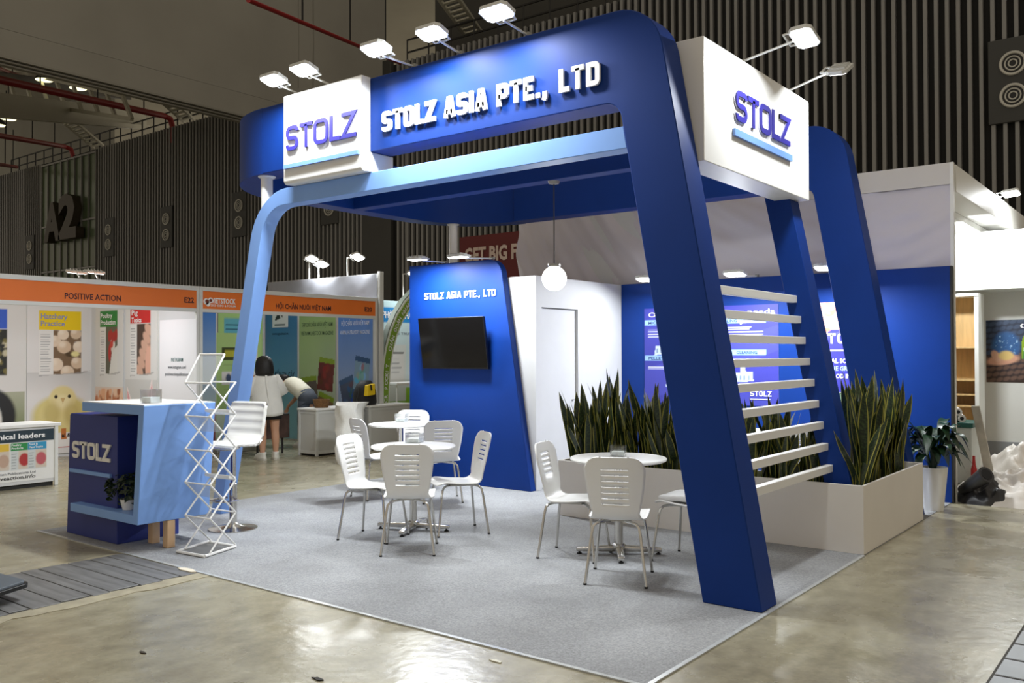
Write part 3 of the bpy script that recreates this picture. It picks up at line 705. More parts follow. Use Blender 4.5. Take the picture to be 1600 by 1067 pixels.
def make_table():
    t = thing('round_table', 'x', 'table')
    ob('table_top', lathe(B(), [(0, .722), (.355, .722), (.37, .728), (.375, .738), (.37, .747), (0, .748)], n=56), WLAM, t, True)
    ob('mount_plate', bbox(-.12, .12, -.12, .12, .712, .722, .003), STEEL, t)
    ob('column', lathe(B(), [(.055, .055), (.055, .075), (.034, .085), (.034, .712)], n=20), CHROME, t, True)
    for k in range(4):
        a = math.radians(k*90+20); dx, dy = math.cos(a), math.sin(a)
        bm = B(); n_ = V((-dy, dx, 0)); d_ = V((dx, dy, 0))
        q = [d_*.03-n_*.028+V((0, 0, .022)), d_*.33-n_*.024+V((0, 0, .022)), d_*.33+n_*.024+V((0, 0, .022)), d_*.03+n_*.028+V((0, 0, .022))]
        hexa(bm, [*q, q[0]+V((0, 0, .045)), q[1]+V((0, 0, .028)), q[2]+V((0, 0, .028)), q[3]+V((0, 0, .045))])
        f = ob('foot_arm', bev(bm, .005, 2), CHROME, t, True)
        ob('glide', lathe(B(), [(.02, 0), (.02, .008), (.009, .012), (.009, .024)], d_*.305, 12), BLACK, f, True)
    return t
tb = make_table(); TG = 'round white pedestal tables'
tb.location = (-1.525, 2.30, .0065); tb['label'] = 'round white pedestal table in front of the long planter'; tb['group'] = TG; tb.rotation_euler = (0, 0, .25)
dup(tb, (-3.47, 2.03, .0065), .1, 'round white pedestal table in the middle of the carpet', TG)
dup(tb, (-5.32, 3.73, .0065), .5, 'round white pedestal table near the screen wall', TG)
dup(tb, (-1.75, 5.15, .0065), .5, 'round white pedestal table hidden behind the planter', TG)
def cardbox(P, label, s=.075, h=.065, rot=.4):
    t = thing('acrylic_holder', label, 'holder', P, 'clear acrylic holders on the tables and counter'); w_ = .003
    for n_, a in (('side_wall', (-s, -s+w_, -s, s)), ('side_wall', (s-w_, s, -s, s)), ('side_wall', (-s+w_, s-w_, -s, -s+w_)), ('side_wall', (-s+w_, s-w_, s-w_, s))):
        ob(n_, box(B(), P[0]+a[0], P[0]+a[1], P[1]+a[2], P[1]+a[3], P[2]+.004, P[2]+h*2), ACRY, t)
    ob('base', box(B(), P[0]-s, P[0]+s, P[1]-s, P[1]+s, P[2], P[2]+.004), ACRY, t)
    ob('card_stack', box(B(), P[0]-s*.8, P[0]+s*.8, P[1]-s*.8, P[1]+s*.8, P[2]+.004, P[2]+h*.9), M('card_white', (225, 232, 232), .6, var=.1, scale=30), t)
    t.rotation_euler = (0, 0, rot)
g = G(966, 712, .755); cardbox((g.x, g.y, .7555), 'clear acrylic card holder on the table by the planter', .058, .04)
g = G(648, 691, .755); cardbox((g.x, g.y, .7555), 'clear acrylic card holder on the middle table', .068, .042)
g = G(628, 659, .755); cardbox((g.x, g.y, .7555), 'clear acrylic card holder on the farthest table', .065, .05)
# ------------------------------------------------------------------ reception counter
YC = .03
t = thing('reception_counter', 'indigo and light blue reception counter with white logo and wooden legs', 'counter', (-5.1, .5, 0))
pts = fil([(-5.835, .0065), (-5.785, 1.055, .03), (-4.985, 1.055), (-4.985, .0065)])
ob('blue_block', bev(prism(B(), pts, 'y', .12, .68), .004, 1, 50), NAVY, t)
q0, q1, q2, q3 = PY(225, 634, YC), PY(214.5, 821, YC), PY(128, 645, YC), PY(109.5, 797, YC)
zT = q0.z; zt = zT-.075; zB = q1.z; zb_ = zB+.07
LAV = LBLUE
xr = lambda z: q1.x+(q0.x-q1.x)*(z-zB)/(zT-zB)
YK = PX(337, 640, q0.x).y
pts = [(q2.x, zT), (xr(zT), zT), (xr(zB), zB), (q3.x, zB), (q3.x, zb_), (xr(zb_)-.075, zb_), (xr(zt)-.075, zt), (q2.x, zt)]
ob('wrap_frame', bev(prism(B(), pts, 'y', YC, YK), .004, 1, 50), LBLUE, t)
ob('top_sheet', box(B(), q2.x+.002, xr(zT)-.004, YC+.004, YK-.004, zT, zT+.006), WHITE, t)
ob('back_panel', box(B(), -4.985, xr(.6)-.09, .66, .68, zb_+.003, zt-.003), NAVY, t)
for px in ((240.5, 849), (264, 856)):
    P = G(*px); ob('wooden_leg', bev(box(B(), P.x-.035, P.x+.035, P.y-.035, P.y+.035, .0065, zB-.001), .006, 2), M('leg_pine', (222, 186, 146), .5, var=.06, scale=4, stretch=(6, 6, 1)), t)
for dx in ():
    P = V((-4.85+dx, YK-.12, 0)); ob('wooden_leg', bev(box(B(), P.x-.035, P.x+.035, P.y-.035, P.y+.035, .0065, zB-.001), .006, 2), MATS['leg_pine'], t)
s0, s1 = PY(113.5, 714, .12), PY(172, 721, .12); sT = PY(113.5, 688, .12)
logo(t, V((s0.x+.015, .119, s0.z)), X1, Z1, -Y1, sT.z-s0.z, s1.x-s0.x, .030, WHITE, None, depth=.012)
b0_, b1_ = PY(112, 735, .12), PY(175, 742, .12)
ob('logo_bar', box(B(), b0_.x, b1_.x, .10, .12, b0_.z-.008, b0_.z+.022), LBLUE, t)
g = G(236, 631, zT); cardbox((g.x, g.y, zT+.0065), 'clear acrylic box on the reception counter', .058, .055, .2)
def leaf_mat(name, c0, c1, margin=None, band=0):
    m = bpy.data.materials.new(name); m.use_nodes = True; nt = m.node_tree; b = nt.nodes['Principled BSDF']; b.inputs['Roughness'].default_value = .38
    uv = nt.nodes.new('ShaderNodeUVMap'); sp = nt.nodes.new('ShaderNodeSeparateXYZ'); nt.links.new(uv.outputs[0], sp.inputs[0])
    mp = nt.nodes.new('ShaderNodeMapping'); mp.inputs['Scale'].default_value = (2, 26 if band else 4, 1); nt.links.new(uv.outputs[0], mp.inputs[0])
    n = nt.nodes.new('ShaderNodeTexNoise'); n.inputs['Scale'].default_value = 1.6; n.inputs['Detail'].default_value = 4; nt.links.new(mp.outputs[0], n.inputs['Vector'])
    r = nt.nodes.new('ShaderNodeValToRGB'); r.color_ramp.elements[0].position = .42; r.color_ramp.elements[1].position = .62
    r.color_ramp.elements[0].color = (*lin(c0), 1); r.color_ramp.elements[1].color = (*lin(c1), 1); nt.links.new(n.outputs[0], r.inputs[0]); src = r.outputs[0]
    if margin:
        a = nt.nodes.new('ShaderNodeMath'); a.operation = 'SUBTRACT'; nt.links.new(sp.outputs[0], a.inputs[0]); a.inputs[1].default_value = .5
        c = nt.nodes.new('ShaderNodeMath'); c.operation = 'ABSOLUTE'; nt.links.new(a.outputs[0], c.inputs[0])
        d = nt.nodes.new('ShaderNodeMath'); d.operation = 'GREATER_THAN'; nt.links.new(c.outputs[0], d.inputs[0]); d.inputs[1].default_value = .385
        x = nt.nodes.new('ShaderNodeMix'); x.data_type = 'RGBA'; nt.links.new(d.outputs[0], x.inputs[0]); nt.links.new(src, x.inputs[6]); x.inputs[7].default_value = (*lin(margin), 1); src = x.outputs[2]
    nt.links.new(src, b.inputs['Base Color']); return m
SNAKE = leaf_mat('snake_leaf', (20, 34, 18), (52, 70, 34), (150, 146, 62), 1)
LILY = leaf_mat('lily_leaf', (16, 38, 22), (30, 58, 32))
def blade(h, w_, lean, twist, seed, nseg=10, wp=None):
    rs = random.Random(seed); verts = []; uvs = []; F = []
    az = rs.uniform(0, 6.28); lv = V((math.cos(az), math.sin(az), 0)); a0 = rs.uniform(0, 6.28)
    for i in range(nseg+1):
        k = i/nseg; ww = w_/2*(wp(k) if wp else (.55+.45*math.sin(min(1, k*1.7)*math.pi/2))*(1-max(0, (k-.62)/.38)**2.2))
        a = a0+twist*k; s = V((math.cos(a), math.sin(a), 0)); nn = V((-s.y, s.x, 0)); p = lv*lean*(k**1.7)*h+V((0, 0, h*k))+nn*.012*math.sin(k*7+seed)
        for j, u in enumerate((-1, 0, 1)): verts.append(p+s*u*ww-nn*(.22*ww if u == 0 else 0)); uvs.append(((u+1)/2, k))
        if i:
            q = 3*i
            for j in (0, 1): F.append((q-3+j, q-2+j, q+1+j, q+j))
    me = bpy.data.meshes.new('leaf'); me.from_pydata([v[:] for v in verts], [], F)
    ul = me.uv_layers.new(name='UVMap')
    for pl in me.polygons:
        pl.use_smooth = True
        for li in pl.loop_indices: ul.data[li].uv = uvs[me.loops[li].vertex_index]
    me.materials.append(SNAKE); return me
BL = [blade(.55+.075*i % .45+.02*i, .068+.008*(i % 3), .05+.035*(i % 5), (-1)**i*(.5+.25*(i % 3)), i) for i in range(14)]
hts = [max(v.co.z for v in m.vertices) for m in BL]
def snake(x, y, n, hmax, label, group, rad=.09, z0=.42, lo_=.5):
    t = thing('snake_plant', label, 'plant', (x, y, z0), group); rs = random.Random(int(x*1000+y*77))
    for i in range(n):
        k = rs.randrange(len(BL)); o = bpy.data.objects.new('leaf', BL[k]); COL.objects.link(o); o.parent = t
        a = rs.uniform(0, 6.28); r_ = rad*math.sqrt(rs.random()); o.location = (r_*math.cos(a), r_*math.sin(a)*.9, -.005)
        hh = hmax*(rs.uniform(lo_, 1) if i else 1); o.scale = (1, 1, hh/hts[k]); o.rotation_euler = (rs.uniform(-.1, .1), rs.uniform(-.1, .1), rs.uniform(0, 6.28))
n = 13
for i in range(n):
    x_ = -2.74+i*(2.30/(n-1)); hm = (.86, .93, 1.0, .8, .95, .86)[i % 6]+.03*math.sin(i*4)
    if i >= 10: hm -= .18
    snake(x_, 3.61+.05*math.sin(i*2.1), 19, hm, 'dark green snake plant at the storage cabin end of the long planter arm' if i == 0 else 'shorter snake plant next to the blue slat post in the long planter arm' if i == n-1 else 'upright dark green snake plant mid row in the long arm of the planter', 'snake plants in the long planter arm')
for i in range(7):
    y_ = 3.68+i*.24 if i else 3.555; snake(-.21+.03*math.sin(i*3) if i else -.075, y_, 19 if i else 8, (.90, .97, 1.02, .96, 1.0, .92, .84)[i], 'yellow-edged snake plant right at the outer planter corner' if i == 0 else 'yellow-edged snake plant against the rear leaning arch' if i == 6 else 'yellow-edged snake plant mid row in the aisle arm of the planter', 'snake plants in the aisle planter arm', .1 if i else .04)
# ------------------------------------------------------------------ potted lily
P = V((-.06, 5.90, 0)); P = V((.0-.05, 5.86, 0))
t = thing('potted_plant', 'broad-leaved glossy plant in a ribbed white pot beside the back partition', 'plant', P)
bm = B(); prof = [(.085, 0), (.09, .01), (.13, .40), (.135, .43), (.12, .43), (.115, .39), (0, .385)]
lathe(bm, prof, P, 32)
for v in bm.verts:
    d_ = V((v.co.x-P.x, v.co.y-P.y)); a = math.atan2(d_.y, d_.x); rr = d_.length
    if rr > .08 and v.co.z < .41: v.co.x += .006*math.cos(a)*math.cos(a*8+v.co.z*14); v.co.y += .006*math.sin(a)*math.cos(a*8+v.co.z*14)
ob('pot', bm, WHITE, t, True); ob('soil', lathe(B(), [(0, .386), (.113, .388), (0, .392)], P, 20), SOIL, t)
def lilyleaf(a, L_, drop, w_, h0, seed):
    rs = random.Random(seed); verts = []; uvs = []; F = []; ns = 10; d_ = V((math.cos(a), math.sin(a), 0)); s = V((-d_.y, d_.x, 0))
    for i in range(ns+1):
        k = i/ns; p = d_*(.02+L_*k)+V((0, 0, h0*(1-(1-k)**2.2)-drop*k**2.5)); ww = w_*max(.05, math.sin(min(1, max(0, (k-.32)/.68))*math.pi)**.8) if k > .32 else .006
        if k > .32: ww = max(.003, w_*math.sin((k-.30)/.70*math.pi)**.8 if k < 1 else .002)
        for u in (-1, 0, 1): verts.append(p+s*u*ww+V((0, 0, .25*ww*abs(u)))); uvs.append(((u+1)/2, k))
        if i:
            q = 3*i
            for j in (0, 1): F.append((q-3+j, q-2+j, q+1+j, q+j))
    me = bpy.data.meshes.new('leaf'); me.from_pydata([v[:] for v in verts], [], F); ul = me.uv_layers.new(name='UVMap')
    for pl in me.polygons:
        pl.use_smooth = True
        for li in pl.loop_indices: ul.data[li].uv = uvs[me.loops[li].vertex_index]
    me.materials.append(LILY); return me
for i in range(58):
    me = lilyleaf(i*2.399, .22+.16*((i*7) % 5)/5, .10+.30*((i*3) % 4)/4, .05, .30+.32*((i*5) % 7)/7, i)
    o = bpy.data.objects.new('leaf', me); COL.objects.link(o); o.parent = t; o.location = (0, 0, .39)
# ------------------------------------------------------------------ small plant in the counter niche
P = V((-4.87, .16, zb_+.002))
t = thing('niche_plant', 'small bushy dark green plant in a white pot in the counter niche', 'plant', P)
ob('pot', lathe(B(), [(.05, 0), (.07, .08), (.065, .085), (0, .08)], P, 20), WHITE, t, True)
bm = B(); rs = random.Random(4)
for i in range(260):
    d_ = V((rs.gauss(0, 1), rs.gauss(0, 1), rs.gauss(.25, .9))).normalized(); c = P+V((0, 0, .17))+V((d_.x*.20, d_.y*.13, d_.z*.135))*rs.uniform(.4, 1.05)
    if c.z < P.z+.03: c.z = P.z+.03
    if c.y < YC+.02: c.y = YC+.02
    c.x = min(c.x, -4.76)
    if c.x < -4.96 and c.y > .085: c.y = rs.uniform(.04, .085)
    n_ = (d_+V((rs.uniform(-.6, .6), rs.uniform(-.6, .6), .5))).normalized(); a = n_.orthogonal().normalized(); b_ = n_.cross(a); th = rs.uniform(0, 6.28); A = a*math.cos(th)+b_*math.sin(th); C = n_.cross(A); l_ = rs.uniform(.022, .036)
    f = [bm.verts.new(c-A*l_), bm.verts.new(c+C*l_*.5+n_*.004), bm.verts.new(c+A*l_), bm.verts.new(c-C*l_*.5+n_*.004)]; bm.faces.new(f)
f_ = ob('foliage', bm, M('niche_leaf', (34, 50, 26), .45, var=.4, scale=12), t); f_['kind'] = 'stuff'
# ------------------------------------------------------------------ zigzag brochure rack
t = thing('brochure_rack', 'white folding zigzag brochure rack beside the reception counter', 'rack', (-4.25, .45, 0))
A0 = G(277, 865); B0 = G(320, 873); C0 = G(368, 857); wv = (B0-A0); dv = (C0-B0); hz = .262
base = [A0, B0, C0, A0+dv]
base = [p+V((0, 0, .019)) for p in base]
bm = B()
for i in range(4): tube(bm, [base[i], base[(i+1) % 4]], .012, 8)
ob('base_frame', bm, WHITE, t, True); bm = B(); q = [p+V((0, 0, -.008)) for p in base]; hexa(bm, [*q, *[p+V((0, 0, .004)) for p in q]]); ob('base_plate', bm, M('rack_plate', (120, 120, 118), .5), t)
wn = wv.normalized(); off0, off1 = wn*.05, wn*(wv.length-.005)
fl = dv*.16; fr_ = dv*1.0
for fi, of in enumerate((wn*.03, wn*(wv.length))):
    Ls = [A0+of+fl+V((0, 0, .03+hz*i)) for i in range(6)]; Rs = [A0+of+fr_+V((0, 0, .03+hz*i)) for i in range(6)]
    for i in range(5):
        ob('zigzag_bar', tube(B(), [Ls[i], Rs[i+1]], .0075, 8), WHITE, t, True); ob('zigzag_bar', tube(B(), [Rs[i], Ls[i+1]], .0075, 8), WHITE, t, True)
    if fi == 0: LA, RA = Ls, Rs
    else: LB, RB = Ls, Rs
for i in range(1, 6):
    ob('cross_rod', tube(B(), [LA[i], LB[i]], .0065, 8), WHITE, t, True); ob('cross_rod', tube(B(), [RA[i], RB[i]], .0065, 8), WHITE, t, True)
up = V((0, 0, hz*.86)); tl = [LA[5], LB[5], RB[5]*.55+LB[5]*.45+up, RA[5]*.55+LA[5]*.45+up]
bm = B()
for i in range(4): tube(bm, [tl[i], tl[(i+1) % 4]], .0085, 8)
ob('top_frame', bm, WHITE, t, True)
def tray(p, q, r_, s_):
    n_ = (q-p).cross(s_-p).normalized()*.003; return hexa(B(), [p, q, r_, s_, p+n_, q+n_, r_+n_, s_+n_])
SMOKE = M('smoked_acrylic', (205, 208, 205), .12, alpha=.30)
ob('display_tray', tray(*tl), SMOKE, t)
for i in (1, 3): ob('display_tray', tray(LA[i+1], LB[i+1], LB[i].lerp(RB[i+2 if i+2 < 6 else 5], .0)+(RB[i]-LB[i])*.5+V((0, 0, hz*.5)), LA[i]+(RA[i]-LA[i])*.5+V((0, 0, hz*.5))), SMOKE, t)
for i in (2, 4): ob('brochure_ledge', bev(hexa(B(), [RA[i], RB[i], RB[i]-dv*.22+V((0, 0, .02)), RA[i]-dv*.22+V((0, 0, .02)), RA[i]+V((0, 0, .025)), RB[i]+V((0, 0, .025)), RB[i]-dv*.22+V((0, 0, .045)), RA[i]-dv*.22+V((0, 0, .045))]), .003, 1), WHITE, t)
# ------------------------------------------------------------------ bar stool (seat faces +y in its own axes)
t = thing('bar_stool', 'white quilted bar stool with chrome pedestal beside the reception counter', 'stool', (0, 0, 0))
prof = fil([(.22, .735), (.17, .765, .04), (-.13, .745, .10), (-.20, 1.12)], False, 8); P_ = [V(p) for p in prof]; S = [0]
for a, b in zip(P_, P_[1:]): S.append(S[-1]+(b-a).length)
def at_(s):
    for i in range(len(P_)-1):
        if s <= S[i+1]+1e-9: return P_[i].lerp(P_[i+1], (s-S[i])/(S[i+1]-S[i]))
    return P_[-1]
N = 64; bm = B(); gr = []; pans = 9
for i in range(N+1):
    s = S[-1]*i/N; p = at_(s); p2 = at_(min(S[-1], s+.01))-at_(max(0, s-.01)); nn = V((-p2.y, p2.x)).normalized()*-1
    if nn.y < 0 and s < .3: nn = -nn
    k = (s/S[-1]*pans) % 1; puff = .012*math.sin(k*math.pi)**.5; hw_ = .205-(.02 if s > S[-1]-.03 or s < .03 else 0)
    gr.append([bm.verts.new((u*hw_, p.x+nn.x*puff*(-1 if s > .4 else 1)*(1 if abs(u) < 1 else 0), p.y+abs(nn.y)*puff*(1 if abs(u) < 1 else 0))) for u in (-1, -.93, -.4, 0, .4, .93, 1)])
for a, b in zip(gr, gr[1:]):
    for j in range(6): bm.faces.new((a[j], a[j+1], b[j+1], b[j]))
o = ob('seat_shell', bm, M('white_leatherette', (236, 236, 230), .42), t, 'all'); m = o.modifiers.new('thickness', 'SOLIDIFY'); m.thickness = .028; m.offset = 0
ob('seat_rim', tube(B(), [(-.2, p.x-.012, p.y-.006) for p in P_], .008, 6), CHROME, t, True); ob('seat_rim', tube(B(), [(.2, p.x-.012, p.y-.006) for p in P_], .008, 6), CHROME, t, True)
ob('column', lathe(B(), [(.034, .03), (.034, .40), (.025, .41), (.025, .70), (.06, .72), (.06, .732)], n=20), CHROME, t, True)
ob('base', lathe(B(), [(.21, 0), (.212, .008), (.15, .018), (.06, .035), (.034, .06)], n=40), CHROME, t, True)
ob('foot_ring', tube(B(), [(.04, .03, .28), (.11, .06, .27), (.12, .16, .27), (0, .21, .27), (-.12, .16, .27), (-.11, .06, .27), (-.04, .03, .28)], .010, 8), CHROME, t, True)
ob('height_lever', tube(B(), [(.03, 0, .70), (.16, .02, .69)], .005, 6), CHROME, t, True)
t.location = (-4.80, 1.10, .0065); t.rotation_euler = (0, 0, math.atan2(-.97, .22)-math.pi/2)
# ================================================================== POSTERS ON THE BACK PARTITION
xa, xb, za, zb = -3.586, -1.82, .94, 2.135; w_, h_ = xb-xa, zb-za
k = Ink(150, 110, w_, h_, (58, 60, 158))
k.poly([(0, 0), (w_, h_*.55), (w_, h_*.8), (0, h_*.35)], (70, 74, 176), .6); k.poly([(w_*.5, 0), (w_, h_*.25), (w_, 0)], (66, 70, 170), .7)
for x0, y0, x1 in ((0, .98, .62), (.9, .98, 1.62), (1.1, .60, 1.62), (0, .53, .62), (.9, .28, 1.3)): k.rect(x0, y0, x1, y0+.065, (150, 190, 236))
for x0, y0, x1 in ((.05, .83, .5), (.92, .84, 1.6), (1.2, .52, 1.65), (.05, .42, .5)):
    k.lines(x0, x1, y0, y0+.12 if y0 > .8 else y0+.05, 4 if y0 > .8 else 2, (225, 228, 245), .4)
def machine(x, y, s):
    k.poly([(x, y), (x+s, y+.02), (x+s*.95, y+s*.5), (x+s*.1, y+s*.45)], (190, 205, 222)); k.poly([(x+s*.35, y+s*.4), (x+s*.65, y+s*.42), (x+s*.55, y+s*.95), (x+s*.4, y+s*.9)], (215, 225, 236))
    for i in range(4): k.rect(x+s*(.12+.2*i), y+s*.12, x+s*(.22+.2*i), y+s*.34, (120, 140, 170))
for a in ((.14, .60, .26), (.30, .2, .24), (.98, .55, .22), (1.2, .27, .26), (.6, .62, .2)): machine(*a)
k.poly([(1.3, .97), (1.72, 1.06), (1.72, 1.10), (1.28, 1.0)], (225, 232, 240))
t = thing('solutions_poster', 'wide indigo poster of white machines headed our solutions to your needs', 'poster', (xa+w_/2, 6.395, za))
sheet('printed_sheet', k, (xa, 6.398, za), X1, Z1, -Y1, t)
yp = 6.391
def tp(s, x, z, wd, ht, mat=INKW, bold=.02, parent=None): txt(s, (xa+x, yp, za+z), X1, Z1, -Y1, mat, parent or t, width=wd, height=ht, bold=bold)
tp('Our solutions to your needs', .06, 1.085, 1.66, .062, bold=.012); tp('HANDLING', .96, .995, .3, .035, M('bar_ink', (60, 80, 130), .6)); tp('CLEANING', 1.25, .615, .26, .035, MATS['bar_ink']); tp('PELLETISING', .06, .545, .4, .035, MATS['bar_ink']); tp('MICRO', .06, .995, .2, .035, MATS['bar_ink'])
strokes('STOLZ', V((xa+1.42, yp, za+.115)), X1, Z1, -Y1, .06, .26, .012, .001, INKW, t, r=.2); ob('logo_rule', box(B(), xa+1.42, xa+1.67, yp-.001, yp, za+.075, za+.083), INKW, t)
xa, xb, za, zb = -1.432, -.66, .93, 2.13; w_, h_ = xb-xa, zb-za
k = Ink(80, 120, w_, h_, (62, 62, 168))
k.rect(-1, h_*.74, 9, 9, (226, 176, 160)); k.speck(0, h_*.66, w_, h_, [(236, 196, 180), (214, 150, 130), (228, 180, 160), (196, 128, 108)], 60, .03, .06)
k.poly([(-.1, h_*.60), (w_, h_*.86), (w_, h_*.5), (-.1, h_*.3)], (62, 62, 168)); k.poly([(-.1, h_*.60), (w_, h_*.86), (w_, h_*.835), (-.1, h_*.575)], (84, 86, 190)); k.rect(-1, h_*.2, 9, h_*.6, (62, 62, 168))
k.poly([(0, 0), (w_*.5, h_*.2), (w_, h_*.05), (w_, 0)], (120, 150, 130)); k.speck(0, 0, w_, h_*.1, [(150, 175, 150), (100, 130, 110)], 50, .008, .02)
t = thing('company_poster', 'tall indigo poster with a peanut photograph and white company slogan', 'poster', (xa+w_/2, 6.395, za))
sheet('printed_sheet', k, (xa, 6.398, za), X1, Z1, -Y1, t)
strokes('STOLZ', V((xa+.07, yp, za+.735)), X1, Z1, -Y1, .115, .52, .024, .001, INKW, t, r=.2); ob('logo_rule', box(B(), xa+.07, xa+.6, yp-.001, yp, za+.65, za+.668), INKW, t)
for i, (s, wd, mt) in enumerate((('GLOBAL SOLUTION', .58, INKW), ('FOR THE GRAIN, FEED', .62, M('pale_ink', (170, 195, 245), .5)), ('AND FOOD INDUSTRY', .60, INKW))): tp(s, .05, .52-.085*i, wd, .05, mt, .03, t)
ob('rule', box(B(), xa+.3, xa+.6, yp-.001, yp, za+.19, za+.197), INKW, t)
# ================================================================== SHELL-SCHEME BOOTHS ON THE LEFT
PANEL = M('booth_panel_white', (216, 218, 222), .5)
XF, XB = -8.9, -11.88; YD, YE = 3.417, 6.743
def fascia(y0, y1, label, z0=2.155, z1=2.51):
    t = thing('fascia_board', label, 'fascia', (XF, (y0+y1)/2, z0), 'orange booth fascias')
    ob('board', box(B(), XF-.02, XF, y0+.02, y1-.02, z0+.05, z1-.06), ORANGE, t)
    for a, b in ((z0, z0+.05), (z1-.06, z1)): ob('rail', bbox(XF-.035, XF+.012, y0, y1, a, b, .004), ALU, t)
    for y in (y0, y1): ob('corner_post', bbox(XF-.04, XF+.015, y-.022, y+.022, .0, z1, .004), ALU, t)
    return t
f1 = fascia(.42, YD-.03, 'orange fascia board lettered for the chick poster booth')
f2 = fascia(YD+.02, YE+.01, 'orange fascia board lettered for the livestock magazine booth')
def ft(s, par, px0, px1, y, ht, mat=INK, bold=.012):
    a, b = PX(px0, y, XF), PX(px1, y, XF); txt(s, (XF+.004, a.y, a.z), Y1, Z1, X1, mat, par, width=b.y-a.y, height=ht, bold=bold)
ft('POSITIVE ACTION', f1, 101, 189, 466.5, .075); ft('E22', f1, 288, 303, 472.5, .075, bold=.025)
ft('VIETSTOCK', f2, 330, 368, 473.5, .075, INKW, .03); ft('2023 EXPO & FORUM', f2, 329, 368, 478.5, .03, INKW, .02)
ft('HỘI CHĂN NUÔI VIỆT NAM', f2, 431, 517, 481.5, .075, bold=.02); ft('E20', f2, 569.5, 581, 486.5, .075, bold=.03)
a = PX(322, 471, XF); bm = B()
for dy, dz, r_ in ((0, 0, .045), (.07, .02, .04), (.03, -.035, .035)): tube(bm, [(XF+.002, a.y+dy, a.z+dz), (XF+.005, a.y+dy, a.z+dz)], r_, 12)
ob('show_emblem', bm, INKW, f2); bm = B()
for dy, dz, r_ in ((.01, .005, .026), (.07, .018, .022)): tube(bm, [(XF+.005, a.y+dy, a.z+dz), (XF+.007, a.y+dy, a.z+dz)], r_, 12)
ob('emblem_inset', bm, M('emblem_dark', (120, 50, 30), .5), f2)
SG = 'printed panels of the shell-scheme booths'
def wallbox(name, label, x0, x1, y0, y1, h=2.49):
    t = thing(name, label, 'partition', ((x0+x1)/2, (y0+y1)/2, 0)); ob('panel_core', box(B(), x0, x1, y0, y1, 0, h), PANEL, t)
    L_ = max(x1-x0, y1-y0); n_ = max(1, round(L_/1.0)); al = (x1-x0) > (y1-y0)
    for i in range(n_+1):
        if al: xx = x0+(x1-x0)*i/n_; ob('upright', bbox(xx-.02, xx+.02, y0-.012, y1+.012, 0, h, .004), ALU, t)
        else: yy = y0+(y1-y0)*i/n_; ob('upright', bbox(x0-.012, x1+.012, yy-.02, yy+.02, 0, h, .004), ALU, t)
    return t
wallbox('booth_wall', 'white back wall of the chick poster booth', XB-.04, XB, .42, YD-.02); wallbox('booth_wall', 'white dividing wall between the two orange booths', XB, XF-.05, YD-.01, YD+.03)
wallbox('booth_wall', 'white back wall of the livestock magazine booth', XB-.04, XB, YD+.05, YE-.03); wallbox('booth_wall', 'white side wall with magazine panels', XB, XF-.05, YE, YE+.04)
def cover(k, x0, y0, x1, y1, head, hh, photo):
    k.rect(x0, y0, x1, y1, (232, 232, 232)); k.rect(x0, y1-hh, x1, y1, head); photo(x0+(x1-x0)*.33, y0, x1, y1-hh)
    k.lines(x0+.02, x0+(x1-x0)*.29, y0+.04, y1-hh-.04, 16, (150, 152, 158), .35)
# panel with chick
W, H = 1.0, 2.4
k = Ink(110, 230, W, H, (226, 226, 228)); k.grad(.9, 1.25, (226, 226, 228), (205, 206, 208))
def eggs(x0, y0, x1, y1):
    k.rect(x0, y0, x1, y1, (122, 98, 74)); c = [(226, 206, 184), (216, 192, 166), (232, 214, 194)]; s = x1-x0
    for cx, cy, r_, i in ((.05, .75, .22, 0), (.35, .9, .2, 2), (.8, .92, .2, 1), (.38, .62, .25, 1), (.92, .62, .22, 2), (.1, .22, .25, 2), (.5, .05, .24, 0), (.85, .25, .22, 1)):
        keep = k.c.copy(); m = (k.u < x0) | (k.u > x1) | (k.v < y0) | (k.v > y1); k.ell(x0+cx*s, y0+cy*(y1-y0), r_*s, r_*s*.95, c[i % 3], .12); k.ell(x0+cx*s-.03, y0+cy*(y1-y0)+.04, r_*s*.5, r_*s*.45, (244, 232, 216), .9, op=.7); k.c[m] = keep[m]
    k.ell(x0+.62*s, y0+.45*(y1-y0), .2*s, .09*s, (80, 62, 40), .4); k.ell(x0+.78*s, y0+.46*(y1-y0), .15*s, .1*s, (232, 222, 160), .5)
cover(k, .17, 1.22, .80, 2.2, (238, 206, 18), .30, eggs)
k.poly([(.17, 1.19), (.95, 1.27), (.80, 1.22), (.17, 1.21)], (150, 150, 152), .6)
k.ell(.5, .58, .42, .32, (214, 202, 130), .25); k.ell(.46, .56, .30, .26, (226, 214, 150), .5); k.ell(.52, .84, .20, .20, (228, 216, 158), .2); k.ell(.52, .80, .12, .10, (238, 228, 180), .6)
for ex_ in (.42, .62): k.ell(ex_, .875, .025, .028, (28, 22, 14), .2)
k.poly([(.49, .85), (.56, .85), (.525, .77)], (206, 176, 120)); k.ell(.36, .62, .12, .18, (190, 174, 104), .6, op=.6); k.ell(.66, .60, .12, .18, (190, 174, 104), .6, op=.6)
for x0 in (.42, .6): k.poly([(x0, .32), (x0+.06, .32), (x0+.08, .10), (x0-.03, .10)], (196, 120, 60))
k.rect(0, .10, W, .32, (236, 236, 236)); k.rect(0, .085, W, .105, (190, 40, 40)); k.poly([(.5, .38), (.57, .38), (.58, .22), (.5, .22)], (196, 120, 60))
O = V((XB+.014, PX(41, 600, XB).y, .05)); W_ = PX(146, 600, XB).y-O.y
t = sheet('chick_panel', k, O, Y1*(W_/W), Z1, X1, label='printed wall panel with a fluffy yellow chick and hatchery magazine', cat='poster', group=SG)
